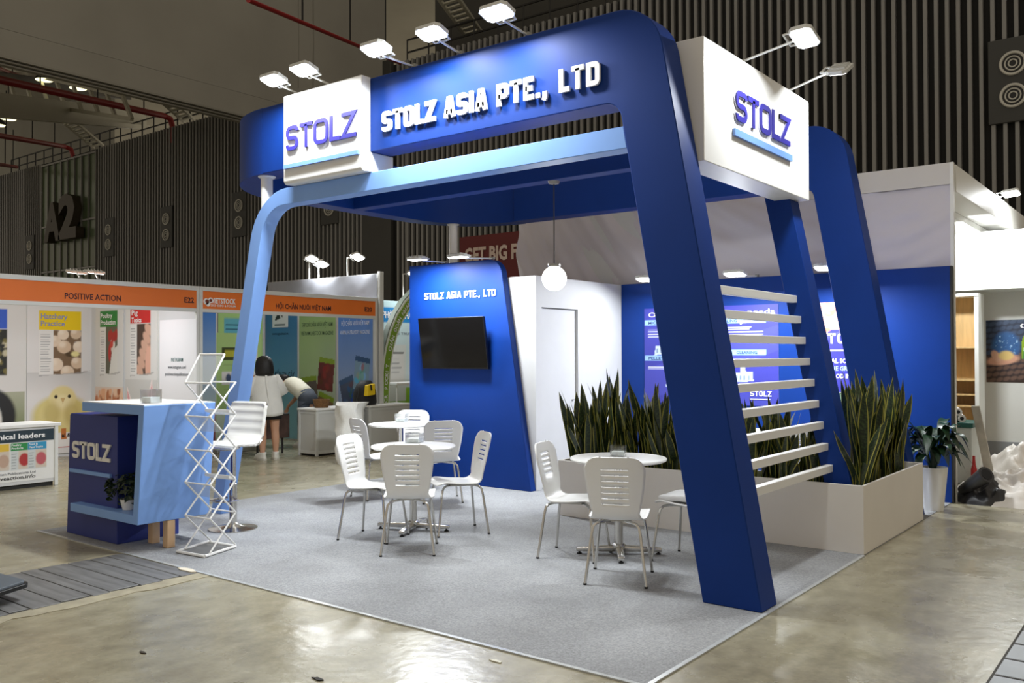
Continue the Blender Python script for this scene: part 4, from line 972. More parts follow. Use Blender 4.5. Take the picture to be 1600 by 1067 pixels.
def pt(s, O, ex, en, u, v, wd, ht, mat, par, bold=.02): O = V(O); txt(s, O+V(ex)*u+Z1*v+V(en)*.008, ex, Z1, en, mat, par, width=wd, height=ht, bold=bold)
LIL = M('lilac_ink', (140, 150, 190), .6)
pt('Hatchery', O, Y1, X1, .2, 2.07, .40, .085, LIL, t); pt('Practice', O, Y1, X1, .2, 1.96, .36, .085, LIL, t); pt('al & print', O, Y1, X1, .52, .25, .33, .06, INKB, t, .03)
# panel with cow, left of the frame
k = Ink(60, 160, W, H, (222, 222, 222)); k.rect(.1, 1.9, .75, 2.2, (44, 92, 206)); k.rect(.1, 1.22, .75, 1.9, (30, 34, 26)); k.speck(.1, 1.22, .75, 1.9, [(120, 112, 60), (60, 66, 40), (196, 190, 160), (28, 28, 22)], 70, .02, .06)
k.grad(0.25, .98, (108, 124, 66), (176, 180, 160)); k.ell(.5, .62, .38, .42, (32, 34, 36), .12); k.ell(.62, .55, .07, .2, (225, 225, 222), .3); k.ell(.55, .2, .16, .06, (20, 20, 22), .3); k.rect(0, 0, W, .28, (232, 232, 232))
O2 = V((XB+.014, O.y-W_-.03, .05)); sheet('cow_panel', k, O2, Y1*(W_/W), Z1, X1, label='printed wall panel with a dark cow and blue-headed magazine', cat='poster', group=SG)
# side panels facing the aisle end: ex=+X, en=-Y
def sideX(p0, p1, Yw): a, b = PY(p0, 560, Yw).x, PY(p1, 560, Yw).x; return a, b-a
k = Ink(70, 190, W, H, (222, 222, 222))
def rooster(x0, y0, x1, y1):
    s = x1-x0; hh = y1-y0; k.rect(x0, y0, x1, y1, (92, 92, 78)); k.poly([(x0+.3*s, y0), (x1, y0), (x1, y0+.6*hh), (x0+.55*s, y0+.5*hh)], (225, 225, 222)); k.ell(x0+.6*s, y0+.62*hh, .2*s, .16*hh, (226, 220, 214), .3)
    for i in range(5): k.ell(x0+(.3+.15*i)*s, y0+(.80+.03*math.sin(i*2))*hh, .1*s, .12*hh, (176, 34, 32), .3)
    k.ell(x0+.35*s, y0+.45*hh, .12*s, .18*hh, (190, 40, 36), .3); k.ell(x0+.5*s, y0+.63*hh, .14*s, .08*hh, (200, 60, 50), .3)
cover(k, .17, 1.22, .80, 2.2, (24, 132, 56), .25, rooster); k.poly([(.17, 1.19), (.95, 1.27), (.80, 1.22), (.17, 1.21)], (150, 150, 152), .6)
k.grad(.2, 1.02, (176, 106, 72), (222, 206, 196)); k.speck(0, .2, W, 1.0, [(206, 132, 92), (226, 170, 134), (184, 112, 74), (232, 196, 170), (160, 92, 60)], 110, .04, .13, 1.3); k.rect(0, 0, W, .25, (230, 230, 230))
x_, wd = sideX(150, 193, YD-.02); O = V((x_, YD-.024, .05)); t = sheet('poultry_panel', k, O, X1*(wd/W), Z1, -Y1, label='printed panel with a rooster magazine over brown feathers', cat='poster', group=SG)
pt('Poultry', O, X1, -Y1, wd*.2, 2.09, wd*.42, .075, INKW, t); pt('Production', O, X1, -Y1, wd*.2, 1.985, wd*.54, .075, INKW, t)
k = Ink(70, 190, W, H, (222, 222, 222))
def pigs(x0, y0, x1, y1):
    k.rect(x0, y0, x1, y1, (70, 52, 44)); s = x1-x0
    for i in range(6):
        keep = k.c.copy(); m = (k.u < x0) | (k.u > x1) | (k.v < y0) | (k.v > y1); k.ell(x0+(.2+.13*i)*s, y0+(.08+.16*i)*(y1-y0), .3*s, .075, (212, 170, 150), .3, -.5); k.c[m] = keep[m]
    keep = k.c.copy(); m = (k.u < x0) | (k.u > x1) | (k.v < y0) | (k.v > y1); k.ell(x0+.9*s, y0+.2*(y1-y0), .28*s, .3, (226, 176, 156), .3); k.c[m] = keep[m]
cover(k, .15, 1.22, .80, 2.2, (206, 34, 34), .22, pigs); k.poly([(.15, 1.19), (.95, 1.27), (.80, 1.22), (.15, 1.21)], (150, 150, 152), .6)
k.grad(.2, 1.15, (196, 196, 196), (206, 206, 206)); k.ell(.5, .35, .46, .42, (236, 216, 214), .2); k.poly([(.05, 1.05), (.33, .66), (.06, .45)], (240, 226, 226)); k.poly([(.07, .98), (.28, .64), (.08, .5)], (226, 160, 168)); k.poly([(.85, 1.18), (.60, .70), (.97, .45)], (240, 226, 226)); k.poly([(.85, 1.10), (.66, .70), (.93, .5)], (226, 164, 172))
x_, wd = sideX(197, 246, YD-.02); O = V((x_, YD-.024, .05)); t = sheet('pig_panel', k, O, X1*(wd/W), Z1, -Y1, label='printed panel with a red-headed pig magazine over pink ears', cat='poster', group=SG)
pt('Pig', O, X1, -Y1, wd*.2, 2.11, wd*.2, .075, INKW, t); pt('Topics', O, X1, -Y1, wd*.2, 2.0, wd*.32, .075, INKW, t)
# white display with social address (code squares left out)
x_, wd = sideX(252, 309, YD-.06); O = V((x_, YD-.064, 0)); k = Ink(20, 20, wd, 2.06, (238, 238, 244)); t = sheet('address_panel', k, O, X1, Z1, -Y1, thick=.02, label='plain white standing panel printed with a small web address', cat='poster')
O = O-Y1*.016
pt('INSTAGRAM', O, X1, -Y1, wd*.33, 1.47, wd*.32, .055, M('ink_green', (60, 110, 110), .6), t, .005); pt('www.instagram.com/', O, X1, -Y1, wd*.24, 1.37, wd*.5, .05, INKG, t, .005); pt('positiveactionpublications/', O, X1, -Y1, wd*.16, 1.27, wd*.66, .05, INKG, t, .005)
# small white counter with printed front
cy0, cy1 = .55, 1.45; t = thing('booth_counter', 'low white counter printed with magazine covers before the chick panel', 'counter', (-9.0, 1.0, 0))
CT = .745
ob('body', bev(box(B(), -9.36, -8.87, cy0, cy1, .05, CT-.03), .003, 1), OFFW, t); ob('counter_top', bbox(-9.4, -8.84, cy0-.02, cy1+.05, CT-.03, CT+.005, .004), WHITE, t)
for y in (cy0, cy1): ob('upright', bbox(-8.875, -8.85, y-.02, y+.02, 0, CT-.03, .003), ALU, t)
ob('plinth', box(B(), -9.34, -8.90, cy0+.02, cy1-.02, 0, .05), DKST, t)
k = Ink(90, 70, .86, .60, (232, 232, 230)); k.rect(0, .455, .86, .60, (28, 50, 62))
for x0, c, ph in ((.13, (222, 186, 60), (190, 160, 140)), (.36, (40, 140, 70), (176, 50, 50)), (.55, (44, 150, 196), (190, 90, 100))):
    k.rect(x0, .13, x0+.22, .45, (205, 210, 210)); k.rect(x0, .36, x0+.22, .45, c); k.rect(x0+.09, .14, x0+.22, .36, (210, 196, 180)); k.ell(x0+.155, .25, .06, .075, ph, .2)
    k.lines(x0+.01, x0+.08, .15, .35, 6, (150, 158, 160), .4)
O = V((-8.869, cy0+.02, .09)); sheet('front_print', k, O, Y1, Z1, X1, t); pt('technical leaders', O, Y1, X1, .03, .50, .72, .06, INKW, t, .025)
for s, u, v, wd, mt in (('Poultry', .37, .415, .11, INKW), ('Products', .37, .378, .13, INKW), ('Food &', .565, .415, .1, INKW), ('Meat Topics', .565, .378, .16, INKW)): pt(s, O, Y1, X1, u, v, wd, .025, mt, t)
pt('Positive Action Publications Ltd', O, Y1, X1, .02, .085, .62, .03, INKG, t, .003); pt('positiveaction.info', O, Y1, X1, .08, .03, .56, .042, INKB, t, .012)
# ---- magazine booth panels
def gpanel(name, k, p0, p1, label, top=2.42):
    x_, wd = sideX(p0, p1, YE-.01); O = V((x_, YE-.014, .03)); return sheet(name, k, O, X1*(wd/W), Z1, -Y1, label=label, cat='poster', group=SG), O, wd
def mags(k, sp, hd):
    for cx, cy, an, c in sp:
        ca, sa = math.cos(an), math.sin(an); q = lambda x, y: (cx+x*ca-y*sa, cy+x*sa+y*ca)
        k.poly([q(-.21, -.29), q(.21, -.29), q(.21, .29), q(-.21, .29)], c); k.poly([q(-.21, .2), q(.21, .2), q(.21, .29), q(-.21, .29)], hd)
        for i in range(10): k.ell(*q(random.uniform(-.15, .15), random.uniform(-.22, .14)), .07, .045, tuple(min(255, int(v*random.uniform(.65, 1.35))) for v in c), .5, random.uniform(0, 3))
k = Ink(60, 150, W, H, (52, 128, 170)); k.grad(0, H, (130, 176, 196), (40, 112, 168)); k.rect(.22, 2.04, .72, 2.4, (228, 232, 236)); k.poly([(.3, 2.16), (.42, 2.36), (.48, 2.2)], (30, 40, 50)); k.poly([(.46, 2.3), (.54, 2.34), (.56, 2.2)], (30, 40, 50)); k.lines(.3, .68, 2.07, 2.13, 1, (60, 80, 90))
t, O, wd = gpanel('aquaculture_panel', k, 415, 465, 'blue printed panel with a white emblem square behind the women'); pt('ĐIỂM ĐẾN TIN CẬY', O, X1, -Y1, wd*.06, 1.12, wd*.86, .10, M('ink_teal', (10, 40, 60), .6), t, .004); pt('CỦA NGƯỜI', O, X1, -Y1, wd*.2, .92, wd*.55, .1, MATS['ink_teal'], t, .004); pt('www.nguoinuoi.vn', O, X1, -Y1, wd*.23, 1.90, wd*.5, .05, MATS['ink_teal'], t, .004)
k = Ink(60, 150, W, H, (150, 184, 112)); k.grad(0, H, (186, 192, 190), (140, 176, 100)); k.ell(.2, 1.5, .4, .5, (172, 200, 130), .8, op=.5)
mags(k, ((.3, .85, .12, (96, 82, 78)), (.74, 1.18, -.12, (104, 40, 36)), (.68, .55, -.3, (122, 92, 62))), (134, 160, 40))
t, O, wd = gpanel('livestock_panel', k, 468, 525, 'green printed panel with three fanned magazines'); pt('TẠP CHÍ CHĂN NUÔI VIỆT NAM', O, X1, -Y1, wd*.08, 2.03, wd*.84, .08, M('ink_olive', (60, 84, 60), .6), t, .002); pt('VIETNAM LIVESTOCK MAGAZINE', O, X1, -Y1, wd*.06, 1.88, wd*.88, .07, MATS['ink_olive'], t, .002); pt('www.channuoivietnam.com', O, X1, -Y1, wd*.3, 2.22, wd*.4, .04, INKB, t, .002)
k = Ink(60, 150, W, H, (66, 132, 214)); k.grad(0, H, (176, 186, 202), (52, 120, 208)); mags(k, ((.3, .85, .28, (70, 80, 110)), (.68, 1.2, -.14, (126, 156, 182)), (.55, .62, -.25, (40, 78, 160))), (52, 84, 130))
t, O, wd = gpanel('pale_blue_panel', k, 529, 583, 'sky blue printed panel with fanned magazines behind the backpack'); pt('HỘI CHĂN NUÔI VIỆT NAM', O, X1, -Y1, wd*.1, 2.03, wd*.8, .08, M('ink_sky', (222, 234, 250), .6), t, .002); pt('ANIMAL HUSBANDRY MAGAZINE', O, X1, -Y1, wd*.06, 1.88, wd*.86, .07, MATS['ink_sky'], t, .002)
def bpanel(name, k, y0, y1, label):
    O = V((XB+.014, y0, .03)); return sheet(name, k, O, Y1*((y1-y0)/W), Z1, X1, label=label, cat='poster', group=SG), O
yb = [PX(p, 560, XB).y for p in (315, 336, 340, 412)]
k = Ink(40, 120, W, H, (40, 130, 220)); k.grad(.7, H, (180, 200, 210), (36, 124, 220)); k.grad(0, .7, (120, 60, 70), (200, 150, 130)); k.lines(.05, .8, 1.3, 1.34, 1, (30, 60, 110)); k.lines(.05, .6, 1.0, 1.08, 2, (30, 60, 110))
bpanel('sunset_panel', k, YD+.07, yb[1], 'blue printed panel fading to a red sunset at the dividing wall')
k = Ink(60, 120, W, H, (168, 208, 130)); k.rect(.12, 1.85, .95, 2.2, (96, 176, 196)); k.lines(.16, .9, 1.9, 2.15, 3, (30, 80, 110), .3); k.rect(.55, .9, .95, 1.4, (96, 176, 196)); k.rect(.3, 1.45, .95, 1.75, (96, 176, 196)); k.lines(.34, .9, 1.5, 1.7, 3, (30, 80, 110), .3)
bpanel('text_panel', k, yb[2], YE-.08, 'pale green printed panel with blue text boxes')
a, b = PX(338, 600, -10.2), PX(366, 600, -10.2); t = thing('roll_up_banner', 'pale green roll-up banner with logo squares standing in the magazine booth', 'banner', (-10.2, (a.y+b.y)/2, 0))
k = Ink(50, 110, .85, 1.85, (178, 216, 140)); k.rect(.1, 1.42, .42, 1.62, (60, 74, 30)); k.rect(.14, 1.46, .38, 1.58, (190, 190, 60)); k.rect(.48, 1.42, .78, 1.62, (226, 228, 236)); k.rect(.1, 1.02, .42, 1.24, (236, 238, 240)); k.rect(.48, 1.02, .78, 1.24, (236, 238, 240)); k.ell(.22, 1.13, .05, .07, (70, 90, 130), .3); k.ell(.62, 1.13, .07, .06, (120, 130, 140), .3)
for v in (1.34, .95): k.lines(.12, .4, v, v+.03, 1, (60, 90, 60)); k.lines(.5, .76, v, v+.03, 1, (60, 90, 60))
k.rect(.2, .78, .7, .81, (60, 90, 60)); k.rect(0, 0, .85, .6, (214, 236, 222)); sheet('banner_sheet', k, (-10.2, a.y, .06), Y1, Z1, X1, t); ob('base_case', bbox(-10.26, -10.14, a.y-.02, a.y+.87, 0, .07, .01), STEEL, t); ob('support_pole', tube(B(), [(-10.22, a.y+.42, .06), (-10.22, a.y+.42, 1.9)], .01, 6), STEEL, t)
# white counters of the magazine booth
def cabinet(x0, x1, y0, y1, h, label):
    t = thing('lockable_counter', label, 'counter', ((x0+x1)/2, (y0+y1)/2, 0), 'white shell-scheme counters'); ob('body', box(B(), x0+.02, x1-.015, y0+.015, y1-.015, .03, h-.03), M('counter_grey', (206, 207, 204), .5), t); ob('counter_top', bbox(x0-.01, x1+.015, y0-.015, y1+.015, h-.03, h, .004), WHITE, t); ob('plinth', box(B(), x0+.04, x1-.04, y0+.04, y1-.04, 0, .03), DKST, t)
    for x in (x0+.02, x1-.02):
        for y in (y0+.02, y1-.02): ob('upright', bbox(x-.02, x+.02, y-.02, y+.02, 0, h-.03, .003), ALU, t)
    for zz in (.06, h-.06): ob('rail', box(B(), x1-.02, x1-.008, y0+.04, y1-.04, zz-.02, zz+.02), ALU, t); ob('rail', box(B(), x0+.04, x1-.04, y0+.006, y0+.02, zz-.02, zz+.02), ALU, t)
cabinet(-9.08, -8.64, 5.26, 6.24, .73, 'white counter beside the standing woman'); cabinet(-9.02, -8.60, 6.32, 7.3, .73, 'white counter behind the white sack')
P = PX(521, 622, -8.9); t = thing('wicker_basket', 'small brown basket on the white counter', 'basket', (-8.86, P.y-.3, .73)); c_ = V((-8.86, P.y-.28, .731))
ob('basket_body', lathe(B(), [(.0, 0), (.10, 0), (.13, .11), (.135, .13), (.12, .13), (.09, .02), (0, .02)], c_, 20), M('wicker', (120, 86, 50), .8, var=.4, scale=40), t, True)
for i in range(5): ob('basket_weave', tube(B(), [(c_.x+(.104+.006*i)*math.cos(a), c_.y+(.104+.006*i)*math.sin(a), c_.z+.012+.025*i) for a in [j*2*math.pi/20 for j in range(21)]], .007, 5), MATS['wicker'], t, True)
# backpack
c_ = V((-8.85, PX(570, 630, -8.85).y, .731)); t = thing('backpack', 'black and yellow backpack sitting on the white counters', 'backpack', c_)
ob('body', loft(B(), [(c_+V((0, 0, .0)), .15, .19), (c_+V((0, 0, .03)), .17, .22), (c_+V((-.01, .01, .2)), .16, .21), (c_+V((-.02, .03, .33)), .13, .16), (c_+V((-.03, .05, .40)), .07, .09)], 18), M('nylon_black', (24, 24, 28), .7, bump=.4, bscale=40), t, True)
ob('front_pocket', bev(hexa(B(), [c_+V(p) for p in ((.12, -.14, .15), (.19, -.12, .15), (.19, .06, .17), (.13, .08, .17), (.10, -.10, .33), (.165, -.08, .33), (.165, .08, .35), (.10, .09, .35))]), .015, 2), M('nylon_yellow', (240, 204, 20), .6), t); ob('strap', tube(B(), [c_+V((.05, -.18, .30)), c_+V((.12, -.24, .2)), c_+V((.1, -.27, .08)), c_+V((.05, -.2, .02))], .015, 6), MATS['nylon_black'], t, True); ob('pocket_clip', bar(B(), c_+V((.185, -.04, .34)), c_+V((.20, -.035, .24)), .03, .012), MATS['nylon_black'], t)
# sack
c_ = G(547, 724); t = thing('woven_sack', 'tall white woven sack leaning against the counters', 'sack', c_)
bm = loft(B(), [(c_+V((.0, 0, .0)), .20, .20), (c_+V((0, 0, .08)), .22, .22), (c_+V((.0, 0, .35)), .18, .19), (c_+V((-.02, .03, .6)), .19, .2), (c_+V((-.03, .05, .78)), .17, .24), (c_+V((-.03, .07, .86)), .15, .27)], 26)
bmesh.ops.subdivide_edges(bm, edges=bm.edges[:], cuts=1)
for v in bm.verts: nv = noise.noise_vector(v.co*6)*.075*(.4+v.co.z); v.co += V((nv.x, nv.y, nv.z*.5))
ob('sack_body', bm, M('woven_white', (224, 224, 220), .6, var=.06, scale=60), t, True)
P = G(497, 727)
# grey cloth wall and the arch booth behind
yG = 6.83; xg = PY(420, 434, yG).x
t = thing('grey_cloth_wall', 'grey fabric covered wall rising above the orange fascia', 'partition', ((xg+XF)/2, yG, 0))
bm = B(); nn = 40
for s in range(2):
    pass
g1 = [[bm.verts.new((xg+(XF-.03-xg)*i/nn, yG+.02*noise.noise(V((i*.35, j*.8, 0)))-.03, 2.2+.72*j/8)) for i in range(nn+1)] for j in range(9)]
for j in range(8):
    for i in range(nn): bm.faces.new((g1[j][i], g1[j][i+1], g1[j+1][i+1], g1[j+1][i]))
ob('cloth', bm, M('grey_cloth', (150, 152, 160), .8, var=.06, scale=3), t, 'all'); ob('wall_core', box(B(), xg, XF-.02, yG, yG+.05, 0, 2.93), OFFW, t); ob('end_post', bbox(XF-.03, XF+.03, yG-.02, yG+.07, 0, 2.96, .004), ALU, t)
# arch booth
XA = -9.1
t = thing('arch_portal', 'green lettered arch portal of the diagnostics booth beside the screen wall', 'arch', (XA, 7.0, 0))
cs = [(597, 640), (598, 600), (600, 570), (604, 545), (611, 518), (621, 493), (634, 472), (649, 456), (672, 440)]
cp = [PX(x, y, XA) for x, y in cs]; cp = [V((XA, cp[0].y, 0.0))]+cp
def band(off0, off1, xo, mat, nm):
    bm = B(); rows = []
    for i, p in enumerate(cp):
        tg = (cp[min(i+1, len(cp)-1)]-cp[max(0, i-1)]).normalized(); nr = V((0, tg.z, -tg.y))
        rows.append([bm.verts.new(p+nr*off0+X1*xo), bm.verts.new(p+nr*off1+X1*xo), bm.verts.new(p+nr*off1+X1*(xo-.12)), bm.verts.new(p+nr*off0+X1*(xo-.12))])
    for a, b in zip(rows, rows[1:]):
        for q in range(4): bm.faces.new((a[q], a[(q+1) % 4], b[(q+1) % 4], b[q]))
    bm.faces.new(rows[0]); bm.faces.new(rows[-1][::-1]); return ob(nm, bm, mat, t, True)
band(-.03, .17, 0, M('portal_white', (235, 240, 230), .5), 'white_rim'); band(.005, .135, .008, M('portal_green', (132, 172, 52), .5), 'green_face'); band(-.055, -.03, -.01, M('portal_grey', (130, 140, 130), .5), 'outer_edge')
s = 'MPCR POCKIT - CHẨN ĐOÁN NHANH - PHANH'; L_ = [0]
for a, b in zip(cp, cp[1:]): L_.append(L_[-1]+(b-a).length)
st = L_[1]-.03; step = (L_[-1]-st)/len(s)
for i, ch in enumerate(s):
    if ch == ' ': continue
    d_ = st+i*step
    for j in range(len(cp)-1):
        if d_ <= L_[j+1]: break
    p = cp[j].lerp(cp[j+1], (d_-L_[j])/(L_[j+1]-L_[j])); tg = (cp[j+1]-cp[j]).normalized(); nr = V((0, tg.z, -tg.y))
    txt(ch, p+nr*.105+X1*.012, tg, -nr, X1, INKW, t, 'letter', height=.072, bold=.03)
t = thing('diagnostics_wall', 'pale printed back wall of the diagnostics booth seen through the green arch', 'partition', (-10.6, 8.6, 0)); XD = -10.6
y0_, y1_ = yG+.08, 10.6; k = Ink(120, 90, y1_-y0_, 2.62, (206, 230, 234)); k.grad(.0, .9, (112, 170, 40), (150, 200, 60)); k.rect(-1, .9, 9, 1.0, (214, 226, 224)); k.grad(1.0, 2.6, (216, 230, 232), (196, 226, 232))
za_ = PX(612, 497, XD).z; k.rect(-1, za_-.08, 9, za_+.2, (40, 138, 206)); ym = PX(606, 580, XD).y-y0_; ym2 = PX(630, 580, XD).y-y0_
k.rect(ym-.05, .62, ym2+.06, 1.75, (220, 226, 224)); k.rect(ym, PX(610, 602, XD).z, ym2, PX(610, 551, XD).z, (30, 32, 34)); k.rect(ym+.02, PX(610, 600, XD).z, ym2-.02, PX(610, 553, XD).z, (226, 226, 224)); k.lines(ym+.06, ym2-.06, 1.12, 1.5, 9, (170, 172, 174), .35); k.rect(ym2+.18, 1.15, ym2+.8, 1.72, (24, 28, 40))
sheet('printed_wall', k, (XD, y0_, 0), Y1, Z1, X1, t, thick=.03)
a, b = PX(596, 503, XD), PX(650, 503, XD); txt('PHÒNG KHÁM BỆNH', (XD+.036, a.y, za_), Y1, Z1, X1, INKW, t, width=(b.y-a.y)*1.35, height=.13, bold=.025); a = PX(620, 523, XD); txt('CHẨN TRUYỀN TRỰA HỌC', (XD+.036, a.y-.3, a.z), Y1, Z1, X1, INKG, t, width=1.5, height=.05, bold=.005)
a = PX(617, 630, -10.2); t = thing('display_shelf', 'small white shelf table before the green printed wall', 'shelf', (-10.2, a.y, 0)); ob('shelf_top', bbox(-10.45, -9.95, a.y-.2, a.y+1.0, .98, 1.02, .005), WHITE, t)
for dx, dy in ((-.2, -.15), (.2, -.15), (-.2, .95), (.2, .95)): ob('leg', tube(B(), [(-10.2+dx, a.y+dy, 0), (-10.2+dx, a.y+dy, .98)], .015, 6), WHITE, t)
# lamps on posts of those booths
for (bx, by, hx, hy, px_), lbl in zip(((483, 430, 482, 405, 407), (498, 431, 497, 413, 414), (543, 426, 553, 402, 398), (630, 449, 640, 428, 424)), ('floodlight on a white post over the grey cloth wall near the light blue arch', 'lower floodlight on a white post over the grey cloth wall', 'glowing floodlight on a white post over the middle of the grey cloth wall', 'floodlight on a white post over the green arch portal')):
    P = PY(bx, by, 6.855) if bx < 600 else PX(bx, by, -10.58); P = V((P.x, P.y, 2.93 if bx < 600 else 2.62)); hd2 = PY(hx+6, hy, P.y-.12); flood(P, hd2, (.45, -.1, -1), lbl, 'booth floodlights on posts', power=.45, post=hd2.z+.03, side=(1, .3, 0), wd=.3, dp=.16)
for (hx, hy), lbl in zip(((146, 433), (174, 433)), ('floodlight on the chick booth fascia nearer the glazed bay', 'floodlight on the chick booth fascia nearer the divider')):
    P = PX(hx-8, hy+8, XF-.03); hd = PX(hx, hy, XF-.02); flood(V((XF-.03, P.y-.1, 2.51)), V((XF-.45, hd.y, hd.z+.08)), (-.2, 0, -1), lbl, 'booth floodlights on posts', power=.5)
# ================================================================== RED SIGN, FABRIC WALL AND NEIGHBOUR ON THE RIGHT
a, b = PY(718, 371, 12), PY(860, 346, 12); t = thing('red_banner', 'dark red banner with pale capitals behind the fabric wall', 'banner', ((a.x+b.x)/2, 12, 3.1))
ob('banner_sheet', box(B(), a.x, b.x, 12, 12.06, 3.1, a.z), M('maroon', (96, 24, 26), .6, var=.06, scale=2), t)
l0, l1 = PY(726, 410, 11.99), PY(800, 400, 11.99); txt('GET BIG F', (l0.x, 11.985, l0.z), X1, Z1, -Y1, M('banner_pale', (206, 186, 176), .6), t, width=(l1.x-l0.x)*1.1, height=PY(726, 388, 11.99).z-l0.z, bold=.04)
ob('green_strip', box(B(), a.x, b.x, 12.01, 12.05, 2.8, 3.1), M('green_strip', (90, 140, 40), .6), t)
for px in (722, 800): P = PY(px, 371, 12.03); ob('support_post', tube(B(), [(P.x, 12.03, 0), (P.x, 12.03, 3.2)], .03, 8), ALU, t)
# fabric-covered rear of the neighbouring booth
YN, XN = 6.56, .02
t = thing('wrapped_wall', 'crumpled pale fabric covering the tall wall behind the stand', 'partition', (-2.8, YN, 0))
bm = B(); nx, nz_ = 150, 34; x0, x1, z0, z1 = -5.72, XN-.005, 2.38, 3.555
def crease(x, z):
    k = (x+5.7)/5.7; a = -.62+.95*k; u = x*math.cos(a)+z*math.sin(a); v = -x*math.sin(a)+z*math.cos(a)
    return .085*(1-.45*k)*noise.noise(V((u*.7, v*3.4, 0)))+.022*noise.noise(V((u*1.3, v*8.5, 5)))+.012*noise.noise(V((x*2.2, z*1.7, 0)))+.02*math.exp(-((x+1.25)/.02)**2)*.3
gg = [[bm.verts.new((x0+(x1-x0)*i/nx, YN-.03+crease(x0+(x1-x0)*i/nx, z0+(z1-z0)*j/nz_), z0+(z1-z0)*j/nz_)) for i in range(nx+1)] for j in range(nz_+1)]
for j in range(nz_):
    for i in range(nx): bm.faces.new((gg[j][i], gg[j][i+1], gg[j+1][i+1], gg[j+1][i]))
ob('fabric', bm, M('pale_fabric', (208, 203, 210), .55), t, 'all')
ob('wall_core', box(B(), x0, XN-.02, YN, YN+.08, 0, 3.55), OFFW, t); ob('top_band', box(B(), -1.75, XN-.004, YN-.06, YN-.045, 3.33, 3.56), M('top_band_white', (214, 210, 206), .6), t)
# neighbour booth
NW = M('neighbour_white', (232, 232, 228), .5)
t = thing('white_booth', 'tall white open booth under construction next to the blue partition', 'booth', (-2, 9, 0))
ob('corner_wall', box(B(), XN-.02, XN+.015, YN-.065, YN-.01, 0, 3.56), NW, t)
ob('fascia_beam', bev(box(B(), -.28, XN+.01, YN+.1, 16, 3.27, 3.56), .004, 1), NW, t)
YP = 10.6
ob('rear_wall', box(B(), -5.7, 1.4, YP, YP+.1, 0, 3.27), NW, t); ob('soffit', box(B(), -5.7, -.28, YN+.1, YP, 3.20, 3.27), NW, t)
ob('hung_bulkhead', box(B(), -5.7, .45, 9.75, YP, PY(1540, 452, 9.75).z, 3.20), NW, t)
ob('skirting', box(B(), -5.7, 1.4, YP-.02, YP, 0, PY(1570, 690, YP).z), M('skirting_grey', (150, 152, 156), .6), t)
P0, P1 = PY(1597, 360, 9.9), PY(1597, 470, 9.9)
ob('end_fin', bev(prism(B(), fil([(9.75, 2.2), (9.95, 3.27), (10.5, 3.27), (10.5, 0), (9.85, 0)]), 'x', .45, .55), .004, 1), NW, t)
# bookcase
xa_, xb_ = -1.45, PY(1529, 560, 9.7).x; zt_ = PY(1510, 463, 9.6).z; t = thing('bookcase', 'open pine bookcase with white frame inside the neighbouring booth', 'bookcase', ((xa_+xb_)/2, 9.9, 0))
ob('back_panel', box(B(), xa_, xb_, 9.98, 10.0, 0, zt_), WOOD, t); ob('side_panel', box(B(), xb_-.03, xb_+.02, 9.6, 10.0, 0, zt_), NW, t); ob('side_panel', box(B(), xa_-.03, xa_, 9.6, 10.0, 0, zt_), NW, t); ob('top_board', box(B(), xa_-.03, xb_+.02, 9.58, 10.0, zt_, zt_+.04), NW, t)
for py in (543, 594, 617, 635, 690): z = PY(1510, py, 9.6).z; ob('shelf', bev(box(B(), xa_, xb_-.03, 9.61, 9.98, z-.012, z+.012), .002, 1), WOOD, t)
# bin-like cabinet with rolls
t = thing('work_cabinet', 'grey cabinet with a teal top near the pine bookcase', 'cabinet', (-.55, 8.3, 0)); ca, cb = PY(1492, 700, 8.0), PY(1521, 650, 8.0); zc = PY(1505, 664, 8.0).z
ob('body', bbox(-1.0, cb.x-.02, 8.0, 8.5, 0, zc-.03, .01), M('cabinet_grey', (196, 200, 196), .5), t); ob('cabinet_top', bbox(-1.02, cb.x, 7.97, 8.53, zc-.03, zc+.03, .01), M('teal_top', (28, 86, 78), .4), t)
for i, (dx, dz) in enumerate(((-.1, 0), (-.2, .02), (-.14, .08))):
    c_ = V((cb.x+dx-.05, 8.05, zc+.03+.045+dz*.95)); tt = thing('paper_roll', ('white wrapped roll lying lowest on the teal cabinet', 'white wrapped roll lying behind on the teal cabinet', 'white wrapped roll stacked on two others')[i], 'roll', c_-V((0, 0, .045)), 'rolls on the teal cabinet')
    ob('roll_sheet', tube(B(), [c_+V((.02, -.02, 0)), c_+V((-.1, .42, 0))], .045, 14), WHITE, tt, True); ob('core', tube(B(), [c_+V((.0215, -.027, 0)), c_+V((.02, -.018, 0))], .022, 12), BLACK, tt)
# leaning board
TL, TR, BL, BR = PY(1517, 634, 8.0), PY(1530, 634, 8.0), PY(1543, 755, 7.82), PY(1558, 755, 7.82); BL.z = BR.z = 0; pa = BL; up_ = V((0, .025, .004))
ob('leaning_board', bev(hexa(B(), [BL, BR, BR+V((0, .025, 0)), BL+V((0, .025, 0)), TL, TR, TR+up_, TL+up_]), .004, 1), M('plastered_board', (176, 170, 158), .8, var=.2, scale=6), label='stained grey board leaning on the teal cabinet', cat='board')
ob('extinguisher', bev(lathe(B(), [(.0, 0), (.03, 0), (.033, .02), (.033, .2), (.02, .25), (.015, .32), (.015, .36), (0, .36)], (pa.x-.14, 8.02-.2, 0), 16), .002, 1), M('extinguisher_red', (170, 24, 24), .4), label='small red cylinder standing under the leaning board', cat='cylinder', smooth=True)
